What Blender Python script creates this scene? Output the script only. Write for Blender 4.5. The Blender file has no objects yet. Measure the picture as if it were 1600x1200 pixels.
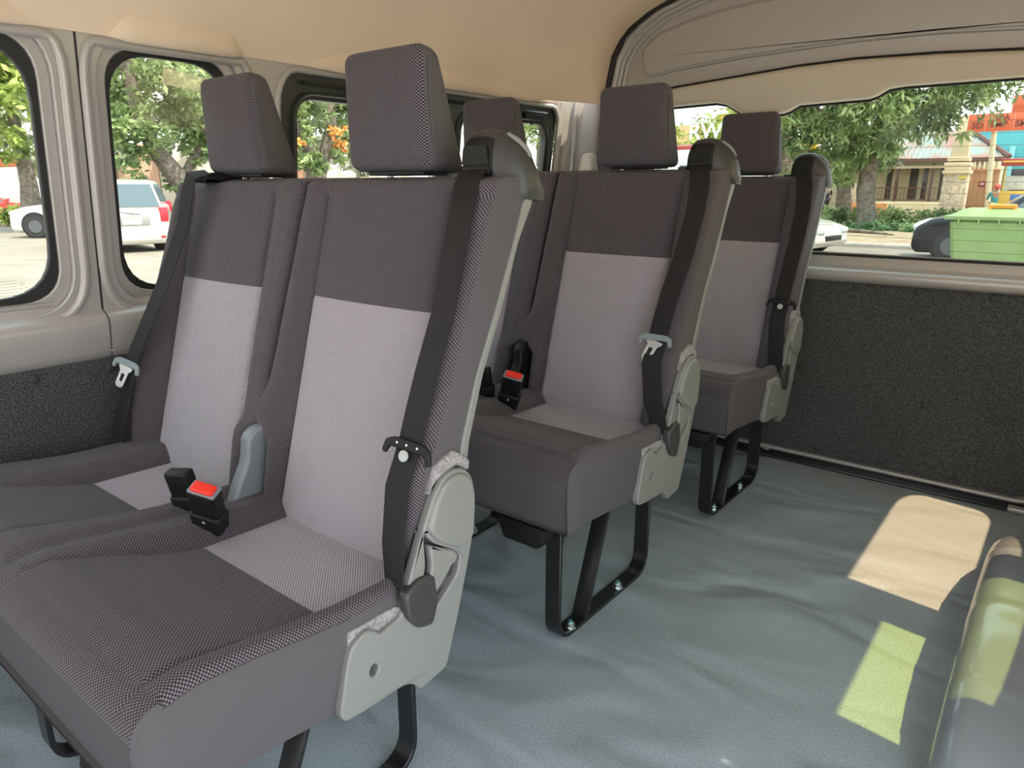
import bpy, bmesh, math, random
from mathutils import Vector, Matrix
from mathutils.geometry import tessellate_polygon
random.seed(7)
S = bpy.context.scene
COL = S.collection
# ------------------------------------------------------------------ camera
CAM = Vector((0.69528, -1.04308, 0.95899))
cd = bpy.data.cameras.new('camera'); cam = bpy.data.objects.new('camera', cd); COL.objects.link(cam)
cam.location = CAM; cam.rotation_euler = (math.pi/2 - 0.27232, 0, 0.67219)
cd.sensor_width = 36; cd.sensor_fit = 'HORIZONTAL'; cd.lens = 1110.6*36/1600; cd.clip_start = 0.02; cd.clip_end = 400
S.camera = cam
# ------------------------------------------------------------------ light
S.view_settings.view_transform = 'Standard'; S.view_settings.look = 'None'
S.view_settings.gamma = 1; S.view_settings.use_curve_mapping = False
S.view_settings.exposure = 0.45
w = bpy.data.worlds.new('sky'); S.world = w; w.use_nodes = True
wn = w.node_tree.nodes; wl = w.node_tree.links
bg = wn['Background']
tc = wn.new('ShaderNodeTexCoord'); sx = wn.new('ShaderNodeSeparateXYZ'); rp = wn.new('ShaderNodeValToRGB')
wl.new(tc.outputs['Generated'], sx.inputs[0]); wl.new(sx.outputs['Z'], rp.inputs[0]); wl.new(rp.outputs[0], bg.inputs[0])
rp.color_ramp.elements[0].position = 0.0; rp.color_ramp.elements[0].color = (0.95, 0.93, 0.90, 1)
rp.color_ramp.elements[1].position = 0.6; rp.color_ramp.elements[1].color = (0.72, 0.86, 1.0, 1)
bg.inputs[1].default_value = 3.0
SUN = Vector((-0.45, 0.065, -1.0))
sd = bpy.data.lights.new('sun', 'SUN'); so = bpy.data.objects.new('sun', sd); COL.objects.link(so)
so.rotation_euler = SUN.to_track_quat('-Z', 'Y').to_euler(); so.location = (3, 0, 8)
sd.energy = 6.5; sd.angle = 0.009; sd.color = (1.0, 0.86, 0.68)

# ------------------------------------------------------------------ materials
def mat(name, col, rough=.6, metal=0, spec=.5, coat=0, bump=None, noise=None, trans=None):
    m = bpy.data.materials.new(name); m.use_nodes = True
    nt = m.node_tree; b = nt.nodes['Principled BSDF']
    b.inputs['Base Color'].default_value = (*col, 1); b.inputs['Roughness'].default_value = rough
    b.inputs['Metallic'].default_value = metal; b.inputs['Specular IOR Level'].default_value = spec
    b.inputs['Coat Weight'].default_value = coat
    t = nt.nodes.new('ShaderNodeTexCoord')
    if noise:   # (scale, second colour, detail, lo, hi)
        n = nt.nodes.new('ShaderNodeTexNoise'); n.inputs['Scale'].default_value = noise[0]; n.inputs['Detail'].default_value = noise[2]
        nt.links.new(t.outputs['Object'], n.inputs['Vector'])
        r = nt.nodes.new('ShaderNodeValToRGB'); nt.links.new(n.outputs['Fac'], r.inputs[0])
        r.color_ramp.elements[0].position = noise[3]; r.color_ramp.elements[0].color = (*col, 1)
        r.color_ramp.elements[1].position = noise[4]; r.color_ramp.elements[1].color = (*noise[1], 1)
        nt.links.new(r.outputs[0], b.inputs['Base Color'])
    if bump:    # (scale, strength, distance)
        n = nt.nodes.new('ShaderNodeTexNoise'); n.inputs['Scale'].default_value = bump[0]; n.inputs['Detail'].default_value = 3
        nt.links.new(t.outputs['Object'], n.inputs['Vector'])
        bp = nt.nodes.new('ShaderNodeBump'); bp.inputs['Strength'].default_value = bump[1]; bp.inputs['Distance'].default_value = bump[2]
        nt.links.new(n.outputs['Fac'], bp.inputs['Height']); nt.links.new(bp.outputs[0], b.inputs['Normal'])
    return m

def weave(name, dark, light, pitch=.0060, bump=.5):
    """cloth woven in staggered raised dots; UVs are in metres"""
    m = bpy.data.materials.new(name); m.use_nodes = True; nt = m.node_tree; L = nt.links
    b = nt.nodes['Principled BSDF']; b.inputs['Roughness'].default_value = .85
    b.inputs['Sheen Weight'].default_value = .10; b.inputs['Sheen Roughness'].default_value = .5
    b.inputs['Specular IOR Level'].default_value = .25
    uv = nt.nodes.new('ShaderNodeUVMap'); sp = nt.nodes.new('ShaderNodeSeparateXYZ'); L.new(uv.outputs[0], sp.inputs[0])
    def M(op, a, b2=None):
        n = nt.nodes.new('ShaderNodeMath'); n.operation = op
        for i, v in enumerate((a, b2)):
            if v is None: continue
            if isinstance(v, (int, float)): n.inputs[i].default_value = v
            else: L.new(v, n.inputs[i])
        return n.outputs[0]
    k = math.pi/pitch
    a = M('SINE', M('MULTIPLY', sp.outputs[0], k)); c = M('SINE', M('MULTIPLY', sp.outputs[1], k*1.15))
    v = M('ADD', M('MULTIPLY', M('MULTIPLY', a, c), .5), .5)
    r = nt.nodes.new('ShaderNodeValToRGB'); L.new(v, r.inputs[0])
    r.color_ramp.elements[0].position = .28; r.color_ramp.elements[0].color = (*dark, 1)
    r.color_ramp.elements[1].position = .92; r.color_ramp.elements[1].color = (*light, 1)
    L.new(r.outputs[0], b.inputs['Base Color'])
    bp = nt.nodes.new('ShaderNodeBump'); bp.inputs['Strength'].default_value = bump; bp.inputs['Distance'].default_value = .0012
    L.new(v, bp.inputs['Height']); L.new(bp.outputs[0], b.inputs['Normal'])
    return m

def glass(name, tint, gl=.06):
    m = bpy.data.materials.new(name); m.use_nodes = True; nt = m.node_tree
    for n in list(nt.nodes):
        if n.type == 'BSDF_PRINCIPLED': nt.nodes.remove(n)
    o = nt.nodes['Material Output']; t = nt.nodes.new('ShaderNodeBsdfTransparent'); g = nt.nodes.new('ShaderNodeBsdfGlossy'); x = nt.nodes.new('ShaderNodeMixShader')
    t.inputs[0].default_value = (*tint, 1); g.inputs['Roughness'].default_value = .02
    x.inputs[0].default_value = gl
    nt.links.new(t.outputs[0], x.inputs[1]); nt.links.new(g.outputs[0], x.inputs[2]); nt.links.new(x.outputs[0], o.inputs[0])
    return m

FAB = weave('dark_woven_fabric', (.013, .011, .0135), (.205, .178, .205), .0029, .8)
FABL = weave('light_woven_fabric', (.16, .15, .175), (.64, .59, .65), .0029, .7)
PLAIN = mat('plain_seat_fabric', (.090, .082, .090), .8, spec=.25, bump=(900, .15, .0006))
WEB = mat('belt_webbing', (.017, .015, .017), .7, spec=.3, bump=(600, .2, .0005))
BLK = mat('black_plastic', (.009, .0085, .009), .5, spec=.3)
DGP = mat('dark_grey_plastic', (.040, .039, .040), .42, bump=(700, .08, .0005))
GRP = mat('grey_plastic', (.205, .208, .200), .42, bump=(900, .08, .0004))
BGP = mat('blue_grey_plastic', (.19, .21, .235), .4)
STL = mat('black_painted_steel', (.010, .010, .011), .33)
CHR = mat('zinc_steel', (.62, .66, .66), .25, metal=1)
TEAL = mat('teal_zinc', (.20, .50, .48), .3, metal=.9)
RED = mat('red_button', (.85, .035, .02), .35)
FELT = mat('grey_felt', (.20, .19, .195), .95, bump=(300, .8, .003), noise=(150, (.36, .34, .35), 4, .35, .65))
PAINT = mat('silver_painted_metal', (.42, .40, .385), .38, metal=.25, coat=.15, bump=(500, .03, .0004))
HEAD = mat('beige_headliner', (.76, .62, .485), .9, spec=.2, bump=(120, .08, .001))
TRIMP = mat('beige_trim_plastic', (.56, .50, .42), .5, bump=(900, .08, .0004))
CARP = mat('charcoal_carpet_panel', (.038, .039, .041), .95, spec=.15, bump=(420, .9, .002), noise=(260, (.13, .13, .132), 5, .38, .68))
STUD = mat('charcoal_stud', (.035, .036, .038), .6)
RUB = mat('black_rubber', (.012, .012, .012), .6)
SATB = mat('satin_black_frame', (.03, .032, .028), .35)
SCUF = mat('black_sill_plastic', (.018, .018, .019), .35)
WGL = glass('window_glass', (.84, .865, .845), .02)
WREAR = glass('rear_window_glass', (.70, .735, .71), .006)
WTAN = glass('warm_window_glass', (.96, .84, .70), .04)
WYEL = glass('yellow_window_glass', (.74, .80, .44), .04)

def floor_mat():
    m = mat('blue_grey_vinyl_floor', (.185, .225, .235), .40, spec=.5)
    nt = m.node_tree; b = nt.nodes['Principled BSDF']; t = nt.nodes.new('ShaderNodeTexCoord')
    n1 = nt.nodes.new('ShaderNodeTexNoise'); n1.inputs['Scale'].default_value = 210; n1.inputs['Detail'].default_value = 2
    n2 = nt.nodes.new('ShaderNodeTexNoise'); n2.inputs['Scale'].default_value = 2.6; n2.inputs['Detail'].default_value = 1.5; n2.inputs['Distortion'].default_value = .8
    mp = nt.nodes.new('ShaderNodeMapping'); mp.inputs['Scale'].default_value = (1.0, 1.6, 1); mp.inputs['Rotation'].default_value = (0, 0, .5)
    nt.links.new(t.outputs['Object'], n1.inputs['Vector']); nt.links.new(t.outputs['Object'], mp.inputs[0]); nt.links.new(mp.outputs[0], n2.inputs['Vector'])
    b1 = nt.nodes.new('ShaderNodeBump'); b1.inputs['Strength'].default_value = .55; b1.inputs['Distance'].default_value = .0016
    b2 = nt.nodes.new('ShaderNodeBump'); b2.inputs['Strength'].default_value = .8; b2.inputs['Distance'].default_value = .05
    nt.links.new(n2.outputs['Fac'], b2.inputs['Height']); nt.links.new(n1.outputs['Fac'], b1.inputs['Height'])
    nt.links.new(b2.outputs[0], b1.inputs['Normal']); nt.links.new(b1.outputs[0], b.inputs['Normal'])
    r = nt.nodes.new('ShaderNodeValToRGB'); nt.links.new(n1.outputs['Fac'], r.inputs[0])
    r.color_ramp.elements[0].position = .3; r.color_ramp.elements[0].color = (.25, .295, .325, 1)
    r.color_ramp.elements[1].position = .7; r.color_ramp.elements[1].color = (.36, .41, .44, 1)
    nt.links.new(r.outputs[0], b.inputs['Base Color'])
    return m
FLOOR = floor_mat()

# ------------------------------------------------------------------ helpers
def link(name, me, m=None, parent=None):
    o = bpy.data.objects.new(name, me); COL.objects.link(o)
    if m is not None and not me.materials:
        for x in (m if isinstance(m, (list, tuple)) else [m]): me.materials.append(x)
    if parent: o.parent = parent
    return o
def thing(name, label, cat, loc=(0, 0, 0), rz=0, group=None):
    o = bpy.data.objects.new(name, None); COL.objects.link(o); o.location = loc; o.rotation_euler = (0, 0, rz)
    o.empty_display_size = .1
    o['label'] = label; o['category'] = cat
    if group: o['group'] = group
    return o
def tag(o, label, cat, group=None):
    o['label'] = label; o['category'] = cat
    if group: o['group'] = group
    return o
def struct(o, label=None):
    o['kind'] = 'structure'
    if label: o['label'] = label
    return o
def bm_mesh(bm, smooth=True, name='mesh', angle=35):
    me = bpy.data.meshes.new(name); bm.to_mesh(me); bm.free()
    if smooth:
        for p in me.polygons: p.use_smooth = True
        try: me.set_sharp_from_angle(angle=math.radians(angle))
        except Exception: pass
    return me
def add_box(bm, c, s, rot=None, bev=0, seg=2, mi=0, taper=None):
    r = bmesh.ops.create_cube(bm, size=1); vs = r['verts']
    for v in vs:
        v.co = Vector((v.co.x*s[0], v.co.y*s[1], v.co.z*s[2]))
        if taper and v.co.z > 0: v.co.x *= taper[0]; v.co.y *= taper[1]
    fs = set(f for v in vs for f in v.link_faces)
    for f in fs: f.material_index = mi
    if bev:
        es = list(set(e for v in vs for e in v.link_edges))
        r2 = bmesh.ops.bevel(bm, geom=es, offset=bev, segments=seg, profile=.5, affect='EDGES')
        vs = set(v for f in r2['faces'] for v in f.verts)
        for f in r2['faces']: f.material_index = mi
        allv = set(vs)
        for v in list(vs):
            for f in v.link_faces:
                allv.update(f.verts)
        vs = list(allv)
    M = Matrix.Translation(Vector(c)) @ (rot.to_4x4() if rot else Matrix.Identity(4))
    for v in vs: v.co = M @ v.co
    return vs
def box(name, c, s, m, parent=None, bev=.002, rot=None, seg=2, taper=None):
    bm = bmesh.new(); add_box(bm, c, s, rot, bev, seg, 0, taper)
    return link(name, bm_mesh(bm), m, parent)
def tube_bm(bm, pts, r, n=8, closed=False, squash=None, mi=0):
    """round bar along a path; squash=(vec,k) flattens along vec"""
    pts = [Vector(p) for p in pts]; N = len(pts); rings = []
    up = Vector((0, 0, 1)); prev = None
    for i, p in enumerate(pts):
        a = pts[(i-1) % N] if (closed or i > 0) else p
        b = pts[(i+1) % N] if (closed or i < N-1) else p
        t = (b-a).normalized()
        if prev is None:
            u = t.cross(up);
            if u.length < .1: u = t.cross(Vector((1, 0, 0)))
            u.normalize()
        else:
            u = prev - t*prev.dot(t); u.normalize()
        prev = u; v = t.cross(u)
        rr = r[i] if isinstance(r, (list, tuple)) else r
        ring = []
        for k in range(n):
            an = 2*math.pi*k/n; d = (u*math.cos(an)+v*math.sin(an))*rr
            if squash: d -= squash[0]*d.dot(squash[0])*(1-squash[1])
            ring.append(bm.verts.new(p+d))
        rings.append(ring)
    for i in range(N if closed else N-1):
        A = rings[i]; B = rings[(i+1) % N]
        for k in range(n):
            f = bm.faces.new((A[k], A[(k+1) % n], B[(k+1) % n], B[k])); f.material_index = mi
    if not closed:
        bm.faces.new(rings[0][::-1]).material_index = mi; bm.faces.new(rings[-1]).material_index = mi
def tube(name, pts, r, m, parent=None, n=8, closed=False, squash=None):
    bm = bmesh.new(); tube_bm(bm, pts, r, n, closed, squash); bmesh.ops.recalc_face_normals(bm, faces=bm.faces)
    return link(name, bm_mesh(bm, angle=50), m, parent)
def rpoly(pts, rad, seg=5, closed=True):
    """polygon with rounded corners; rad is one number or one per corner"""
    out = []; N = len(pts)
    for i in range(N):
        p = Vector(pts[i]); a = Vector(pts[i-1]); b = Vector(pts[(i+1) % N])
        r = rad[i] if isinstance(rad, (list, tuple)) else rad
        if r <= 0 or (not closed and i in (0, N-1)): out.append(tuple(p)); continue
        da = (a-p); db = (b-p); r1 = min(r, da.length*.48, db.length*.48)
        A = p+da.normalized()*r1; B = p+db.normalized()*r1
        for k in range(seg+1):
            t = k/seg; out.append(tuple(A*(1-t)**2 + p*2*t*(1-t) + B*t*t))
    return out
def rrect(a0, a1, b0, b1, r):
    return rpoly([(a0, b0), (a1, b0), (a1, b1), (a0, b1)], r, 7)
def inset_poly(P, d):
    """move a closed outline inwards (towards its material) by d"""
    N = len(P); A = sum(P[i-1][0]*P[i][1]-P[i][0]*P[i-1][1] for i in range(N)); sg = 1 if A > 0 else -1
    out = []
    for i in range(N):
        p = Vector(P[i]); e1 = (p-Vector(P[i-1])).normalized(); e2 = (Vector(P[(i+1) % N])-p).normalized()
        n1 = Vector((-e1.y, e1.x))*sg; n2 = Vector((-e2.y, e2.x))*sg; m_ = n1+n2
        if m_.length < .2: m_ = n1
        m_.normalize(); k = 1/max(.5, m_.dot(n1)); out.append(tuple(p+m_*d*k))
    return out
def clean(P):
    out = []
    for p in P:
        if not out or (Vector(p)-Vector(out[-1])).length > 2e-5: out.append(tuple(p[:2]))
    if (Vector(out[0])-Vector(out[-1])).length < 2e-5: out.pop()
    return out
def plate_mesh(poly, thick, bev=.001, holes=(), seg=2):
    """flat plate in XY, from z=0 to z=thick, with bevelled rims and holes"""
    bm = bmesh.new(); loops = [clean(poly)]+[clean(h) for h in holes]
    bev = min(bev, thick*.49); front, back = [], []
    for li, P in enumerate(loops):
        prof = [(bev*(1-math.sin(math.pi/2*k/seg)), thick-bev*(1-math.cos(math.pi/2*k/seg))*1.0) for k in range(seg+1)]
        prof = [(bev*(1-math.sin(math.pi/2*k/seg)), thick-bev*(1-math.cos(math.pi/2*k/seg))) for k in range(seg+1)]
        rings = []
        steps = prof+[(i_, thick-w_) for i_, w_ in reversed(prof)]
        for ins, w_ in steps:
            Q = inset_poly(P, ins if li == 0 else -ins)
            rings.append([bm.verts.new((q[0], q[1], w_)) for q in Q])
        n = len(P)
        for a_, b_ in zip(rings, rings[1:]):
            for i in range(n): bm.faces.new((a_[i], a_[(i+1) % n], b_[(i+1) % n], b_[i]))
        front.append(rings[0]); back.append(rings[-1])
    tris = tessellate_polygon([[Vector((q[0], q[1], 0)) for q in P] for P in loops])
    for grp in (front, back):
        flat = [v for r in grp for v in r]
        for tri in tris:
            try: bm.faces.new([flat[i] for i in tri])
            except Exception: pass
    bmesh.ops.recalc_face_normals(bm, faces=bm.faces)
    me = bm_mesh(bm)
    vz = [v.co.z for v in me.vertices]
    for p_ in me.polygons:
        zs_ = [vz[i_] for i_ in p_.vertices]
        if max(zs_)-min(zs_) < 1e-6: p_.use_smooth = False
    for e in me.edges:
        a_, b_ = vz[e.vertices[0]], vz[e.vertices[1]]
        if (abs(a_-thick) < 1e-6 and abs(b_-thick) < 1e-6) or (abs(a_) < 1e-6 and abs(b_) < 1e-6): e.use_edge_sharp = True
    return me
def plate(name, poly, thick, m, parent=None, bev=.001, holes=(), fn=None, seg=2):
    """fn maps (u, v, w) to world"""
    me = plate_mesh(poly, thick, bev, holes, seg)
    if fn:
        for v in me.vertices: v.co = Vector(fn(*v.co))
        bm = bmesh.new(); bm.from_mesh(me); bmesh.ops.recalc_face_normals(bm, faces=bm.faces); bm.to_mesh(me); bm.free()
    return link(name, me, m, parent)
def grid_mesh(P, uvs, mi=None, closed=False):
    """P[i][j] points"""
    bm = bmesh.new(); uvl = bm.loops.layers.uv.new('UVMap')
    V = [[bm.verts.new(p) for p in row] for row in P]
    for i in range(len(P)-1):
        for j in range(len(P[0])-1):
            f = bm.faces.new((V[i][j], V[i][j+1], V[i+1][j+1], V[i+1][j]))
            if mi: f.material_index = mi(i, j)
            for l, (a, b) in zip(f.loops, ((i, j), (i, j+1), (i+1, j+1), (i+1, j))): l[uvl].uv = uvs[a][b]
    return bm
def ribbon(name, path, wdir, width, m, parent=None, t=.0016):
    """webbing strap: path of points, wdir width direction (one or per point)"""
    bm = bmesh.new(); P = [Vector(p) for p in path]; N = len(P); rows = []
    for i, p in enumerate(P):
        d = (P[min(i+1, N-1)]-P[max(i-1, 0)]).normalized()
        wv = Vector(wdir[i] if isinstance(wdir, list) else wdir); wv = (wv-d*wv.dot(d)).normalized(); n = d.cross(wv)
        ww = width[i] if isinstance(width, list) else width
        rows.append([bm.verts.new(p+wv*a*ww/2+n*b*t/2) for a, b in ((-1, -1), (-.9, -1.3), (.9, -1.3), (1, -1), (1, 1), (.9, 1.3), (-.9, 1.3), (-1, 1))])
    for i in range(N-1):
        for k in range(8): bm.faces.new((rows[i][k], rows[i][(k+1) % 8], rows[i+1][(k+1) % 8], rows[i+1][k]))
    bm.faces.new(rows[0][::-1]); bm.faces.new(rows[-1]); bmesh.ops.recalc_face_normals(bm, faces=bm.faces)
    return link(name, bm_mesh(bm, angle=60), m, parent)
def cyl(name, c, r, h, m, parent=None, axis='Z', n=20, bev=0, r2=None):
    bm = bmesh.new(); bmesh.ops.create_cone(bm, cap_ends=True, segments=n, radius1=r, radius2=r if r2 is None else r2, depth=h)
    if bev:
        es = [e for e in bm.edges if len(e.link_faces) == 2 and any(len(f.verts) > 4 for f in e.link_faces)]
        bmesh.ops.bevel(bm, geom=es, offset=bev, segments=2, affect='EDGES')
    R = {'Z': Matrix.Identity(3), 'X': Matrix.Rotation(math.pi/2, 3, 'Y'), 'Y': Matrix.Rotation(math.pi/2, 3, 'X')}[axis]
    for v in bm.verts: v.co = R @ v.co + Vector(c)
    return link(name, bm_mesh(bm), m, parent)
def sm(a, b, x):
    t = min(1, max(0, (x-a)/(b-a))); return t*t*(3-2*t)
def ga(x, w): return math.exp(-(x/w)**2)
def lerp_tab(tab, x):
    if x <= tab[0][0]: return tab[0][1]
    for (a, b), (c, d) in zip(tab, tab[1:]):
        if x <= c: return b+(d-b)*(x-a)/(c-a)
    return tab[-1][1]
def frange(a, b, n): return [a+(b-a)*i/n for i in range(n+1)]

# ================================================================== van shell
def wx(z): return -1.070 + .124*(z-.6635)          # leaning left wall
def fnL(off):                                       # plate coords (y, z, thickness outwards)
    return lambda u, v, t: (wx(v)-off-t, u, v)
floor = struct(plate('floor', [(-1.10, -3), (1.02, -3), (1.02, 1.50), (-1.10, 1.50)], .02, FLOOR, bev=.001, fn=lambda u, v, t: (u, v, -.02+t)))

# --- left wall: outer skin pieces with pressed window openings
def lip(y0, y1, z0, z1, r): return rrect(y0, y1, z0, z1, r)
W1o = (-1.25, -.428); W2o = (-.297, -.002); W3o = (.140, 1.372)
Z0, Z1 = .712, 1.248
LW = bpy.data.objects.new('wall_left', None); COL.objects.link(LW); struct(LW)
d = .022
skinA = [(-3.0, .58), (-.3555, .58), (-.3555, 1.34), (-3.0, 1.34)]
skinB = [(-.3525, .58), (1.40, .58), (1.40, 1.34), (-.3525, 1.34)]
plate('wall_panel', skinA, .012, PAINT, LW, .003, [rrect(W1o[0]-d, W1o[1]+d, Z0-d*1.3, Z1+d, .105), rrect(-2.4, -1.42, Z0-d, Z1+d, .1)], fnL(0))
plate('wall_panel', skinB, .012, PAINT, LW, .003, [rrect(W2o[0]-d, W2o[1]+d, Z0-d*1.3, Z1+d, .105), rrect(W3o[0]-.012, W3o[1]+.012, Z0-.02, Z1+.012, .10)], fnL(0))
def win_left(n, y0, y1, rin, thick, rad=.1, dd=.022):
    W = bpy.data.objects.new('window_%d' % n, None); COL.objects.link(W); struct(W)
    # recessed flange, rubber seal, pane
    plate('window_flange', rrect(y0-dd-.012, y1+dd+.012, Z0-dd*1.3-.01, Z1+dd+.012, rad+.01), .010, PAINT, W, .003, [rrect(y0, y1, Z0, Z1, .085)], fnL(.014))
    plate('window_seal', rrect(y0-.008, y1+.008, Z0-.008, Z1+.008, .09), .016, RUB, W, .003, [rrect(y0+thick, y1-thick, Z0+thick, Z1-thick*1.2, rin)], fnL(.020))
    plate('window_pane', rrect(y0-.004, y1+.004, Z0-.004, Z1+.004, .09), .004, WGL, W, .0005, (), fnL(.037))
    return W
win_left(1, *W1o, .11, .014)
w2 = win_left(2, *W2o, .10, .010)
win_left(4, -2.38, -1.44, .1, .014)
# raised pressed ridges round the openings
def ridge(poly, r=.010, x=.002):
    return [(wx(z)+x, y, z) for y, z in poly]
box('panel_joint', (wx(.95)-.006, -.354, .95), (.010, .02, .80), RUB, LW, 0, Matrix.Rotation(math.atan(.124), 3, 'Y'))
box('panel_joint', (-1.092, -.354, .33), (.010, .02, .60), RUB, LW, 0)
for y0, y1 in (W1o, W2o):
    tube('wall_bead', ridge([(y, min(z, 1.250)) for y, z in rrect(y0-.046, y1+.046, Z0-.052, Z1+.05, .12)]), .011, PAINT, LW, 8, True, (Vector((1, 0, 0)), .55))
tube('wall_bead', ridge([(y, min(z, 1.252)) for y, z in rrect(W3o[0]-.02, W3o[1]+.018, Z0-.03, Z1+.018, .11)]), .009, PAINT, LW, 8, True, (Vector((1, 0, 0)), .6))
# horizontal fold under the windows and the skin below
def sweep_y(name, prof, y0, y1, m, parent=None):
    bm = bmesh.new(); A = [bm.verts.new((x, y0, z)) for x, z in prof]; B = [bm.verts.new((x, y1, z)) for x, z in prof]
    for i in range(len(prof)-1): bm.faces.new((A[i], B[i], B[i+1], A[i+1]))
    bmesh.ops.recalc_face_normals(bm, faces=bm.faces)
    return link(name, bm_mesh(bm, angle=60), m, parent)
fold = [(-1.076, .70), (-1.068, .682), (-1.052, .672), (-1.043, .663), (-1.042, .650), (-1.047, .62), (-1.052, .59), (-1.058, .572), (-1.085, .565), (-1.085, 0)]
sweep_y('wall_ledge', fold, -3, -.3555, PAINT, LW)
sweep_y('wall_ledge', fold, -.3525, 1.40, PAINT, LW)
# charcoal hardboard panels on the lower wall
cp = plate('carpet_panel', rpoly([(-2.9, .03), (-.315, .03), (-.315, .585), (-2.9, .585)], [.02, .03, .05, .02]), .008, CARP, LW, .002, (), lambda u, v, t: (-1.066+t, u, v))
cp2 = plate('carpet_panel', rpoly([(-.25, .03), (1.36, .03), (1.36, .57), (-.25, .57)], [.02, .03, .05, .05]), .008, CARP, LW, .002, (), lambda u, v, t: (-1.066+t, u, v))
def stud(p, nrm, parent, r=.011):
    bm = bmesh.new(); bmesh.ops.create_uvsphere(bm, u_segments=14, v_segments=8, radius=r)
    q = Vector(nrm).to_track_quat('Z', 'Y').to_matrix()
    for v in bm.verts: v.co = q @ Vector((v.co.x, v.co.y, v.co.z*.38)) + Vector(p)
    return link('stud', bm_mesh(bm), STUD, parent)
for y, z in ((-.52, .55), (-.36, .545), (-1.0, .55), (-.36, .3)): stud((-1.057, y, z), (1, 0, 0), cp)
# --- sliding window set in a thick black frame
W3 = bpy.data.objects.new('window_3', None); COL.objects.link(W3); struct(W3)
y0, y1 = W3o; ty = 1.183
plate('window_frame', rrect(y0-.015, y1+.015, Z0-.025, Z1+.022, .09), .030, SATB, W3, .004,
      [rrect(.190, .775, .760, ty, .055), rrect(.838, 1.330, .760, ty, .06)], fnL(.0125))
for a, b in ((.176, .79), (.824, 1.344)):
    tube('window_rail', [(wx(z)-.001, y, z) for y, z in rrect(a, b, .746, ty+.014, .065)], .0045, SATB, W3, 6, True)
tube('window_rail', [(wx(z)+.001, y, z) for y, z in [(.20, 1.222), (1.30, 1.222)]], .006, SATB, W3, 6)
plate('window_pane', rrect(.18, .79, .75, ty+.01, .05), .004, WGL, W3, .0005, (), fnL(.024))
plate('window_pane', rrect(.83, 1.34, .75, ty+.01, .05), .004, WGL, W3, .0005, (), fnL(.030))
plate('latch', rpoly([(1.16, 1.196), (1.27, 1.196), (1.27, 1.216), (1.16, 1.216)], .006), .012, BLK, W3, .003, (), lambda u, v, t: (wx(v)+.010-t, u, v))
tube('latch_knob', [(wx(1.19), 1.20, 1.190), (wx(1.19)+.01, 1.20, 1.178)], .004, BLK, W3)
# white film strip along the top of the second window is a part of that pane
SUNF = glass('pale_film', (.80, .86, .80), .12)
plate('film_strip', rpoly([(-.165, 1.185), (-.02, 1.172), (.0, 1.150), (-.02, 1.205), (-.155, 1.222)], .004), .001, SUNF, w2, .0002, (), fnL(.034))
# faint maker's text at the corner of the first pane
mk = bpy.data.objects['window_1']
MARK = mat('etched_marks', (.55, .51, .44), .7)
bm = bmesh.new()
for k in range(6):
    L_ = (.052, .044, .040, .058, .048, .054)[k]
    add_box(bm, (wx(.76)-.036, -.508-L_/2+.010*(k == 3), .762-.0062*k), (.001, L_, .0009))
for k in range(3): add_box(bm, (wx(.76)-.036, -.502+.0025*k, .754), (.001, .0006, .008))
for k in range(4): add_box(bm, (wx(.76)-.036, -.494+.002*(k % 2), .752-.007*k), (.001, .004, .001))
link('etched_text', bm_mesh(bm, False), MARK, mk)

# --- right wall, its windows (the light patches on the floor come through them); the sliding door ahead of it stands open
def wr(z): return .950 - .10*(z-.66)
RW = bpy.data.objects.new('wall_right', None); COL.objects.link(RW); struct(RW)
fnR = lambda off: (lambda u, v, t: (wr(v)+off+t, u, v))
P1 = rpoly([(.665, .74), (1.355, .74), (1.355, 1.24), (.665, 1.24)], [.005, .10, .16, .005], 8)
P2 = rpoly([(.150, .70), (.530, .70), (.530, 1.24), (.150, 1.24)], [.01, .02, .035, .01], 6)
plate('wall_panel', [(-.10, .58), (1.54, .58), (1.54, 1.40), (-.10, 1.40)], .03, PAINT, RW, .003, [P1, P2], fnR(0))
plate('lower_panel', [(-.10, 0), (1.54, 0), (1.54, .59), (-.10, .59)], .02, CARP, RW, .002, (), lambda u, v, t: (.965+t, u, v))
plate('corner_panel', [(.76, 0), (1.0, 0), (1.0, 1.4), (.76, 1.55)], .01, PAINT, RW, .002, (), lambda u, v, t: (u, 1.535+t, v))
plate('roof_filler', [(.70, 1.36), (.875, 1.36), (.875, 1.56), (.70, 1.56)], .01, HEAD, RW, .001, (), lambda u, v, t: (u, v, 1.32+t))  # unseen plate added to close a gap that leaked sun
box('sun_blocker', (wr(1.24)+.030+.056, .34, 1.245), (.112, .50, .006), SATB, RW, .001)  # unseen strip added outside to keep sun off the upper pane
plate('front_panel', [(-3, .0), (-1.9, .0), (-1.9, 1.34), (-3, 1.34)], .02, PAINT, RW, .002, (), fnR(0))
W5 = struct(plate('window_5', rrect(.655, 1.36, .735, 1.25, .02), .004, WTAN, None, .0005, (), fnR(.02)))
W6 = struct(plate('window_6', rrect(.145, .535, .695, 1.245, .01), 0.004, WYEL, None, .0005, (), fnR(.02)))
DR = bpy.data.objects.new('door_2', None); COL.objects.link(DR); struct(DR)
box('door_post', (.98, -.14, .67), (.06, .06, 1.34), PAINT, DR, .01)
box('door_header', (.93, -1.5, 1.38), (.05, 3.0, .10), PAINT, DR, .01)

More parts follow.
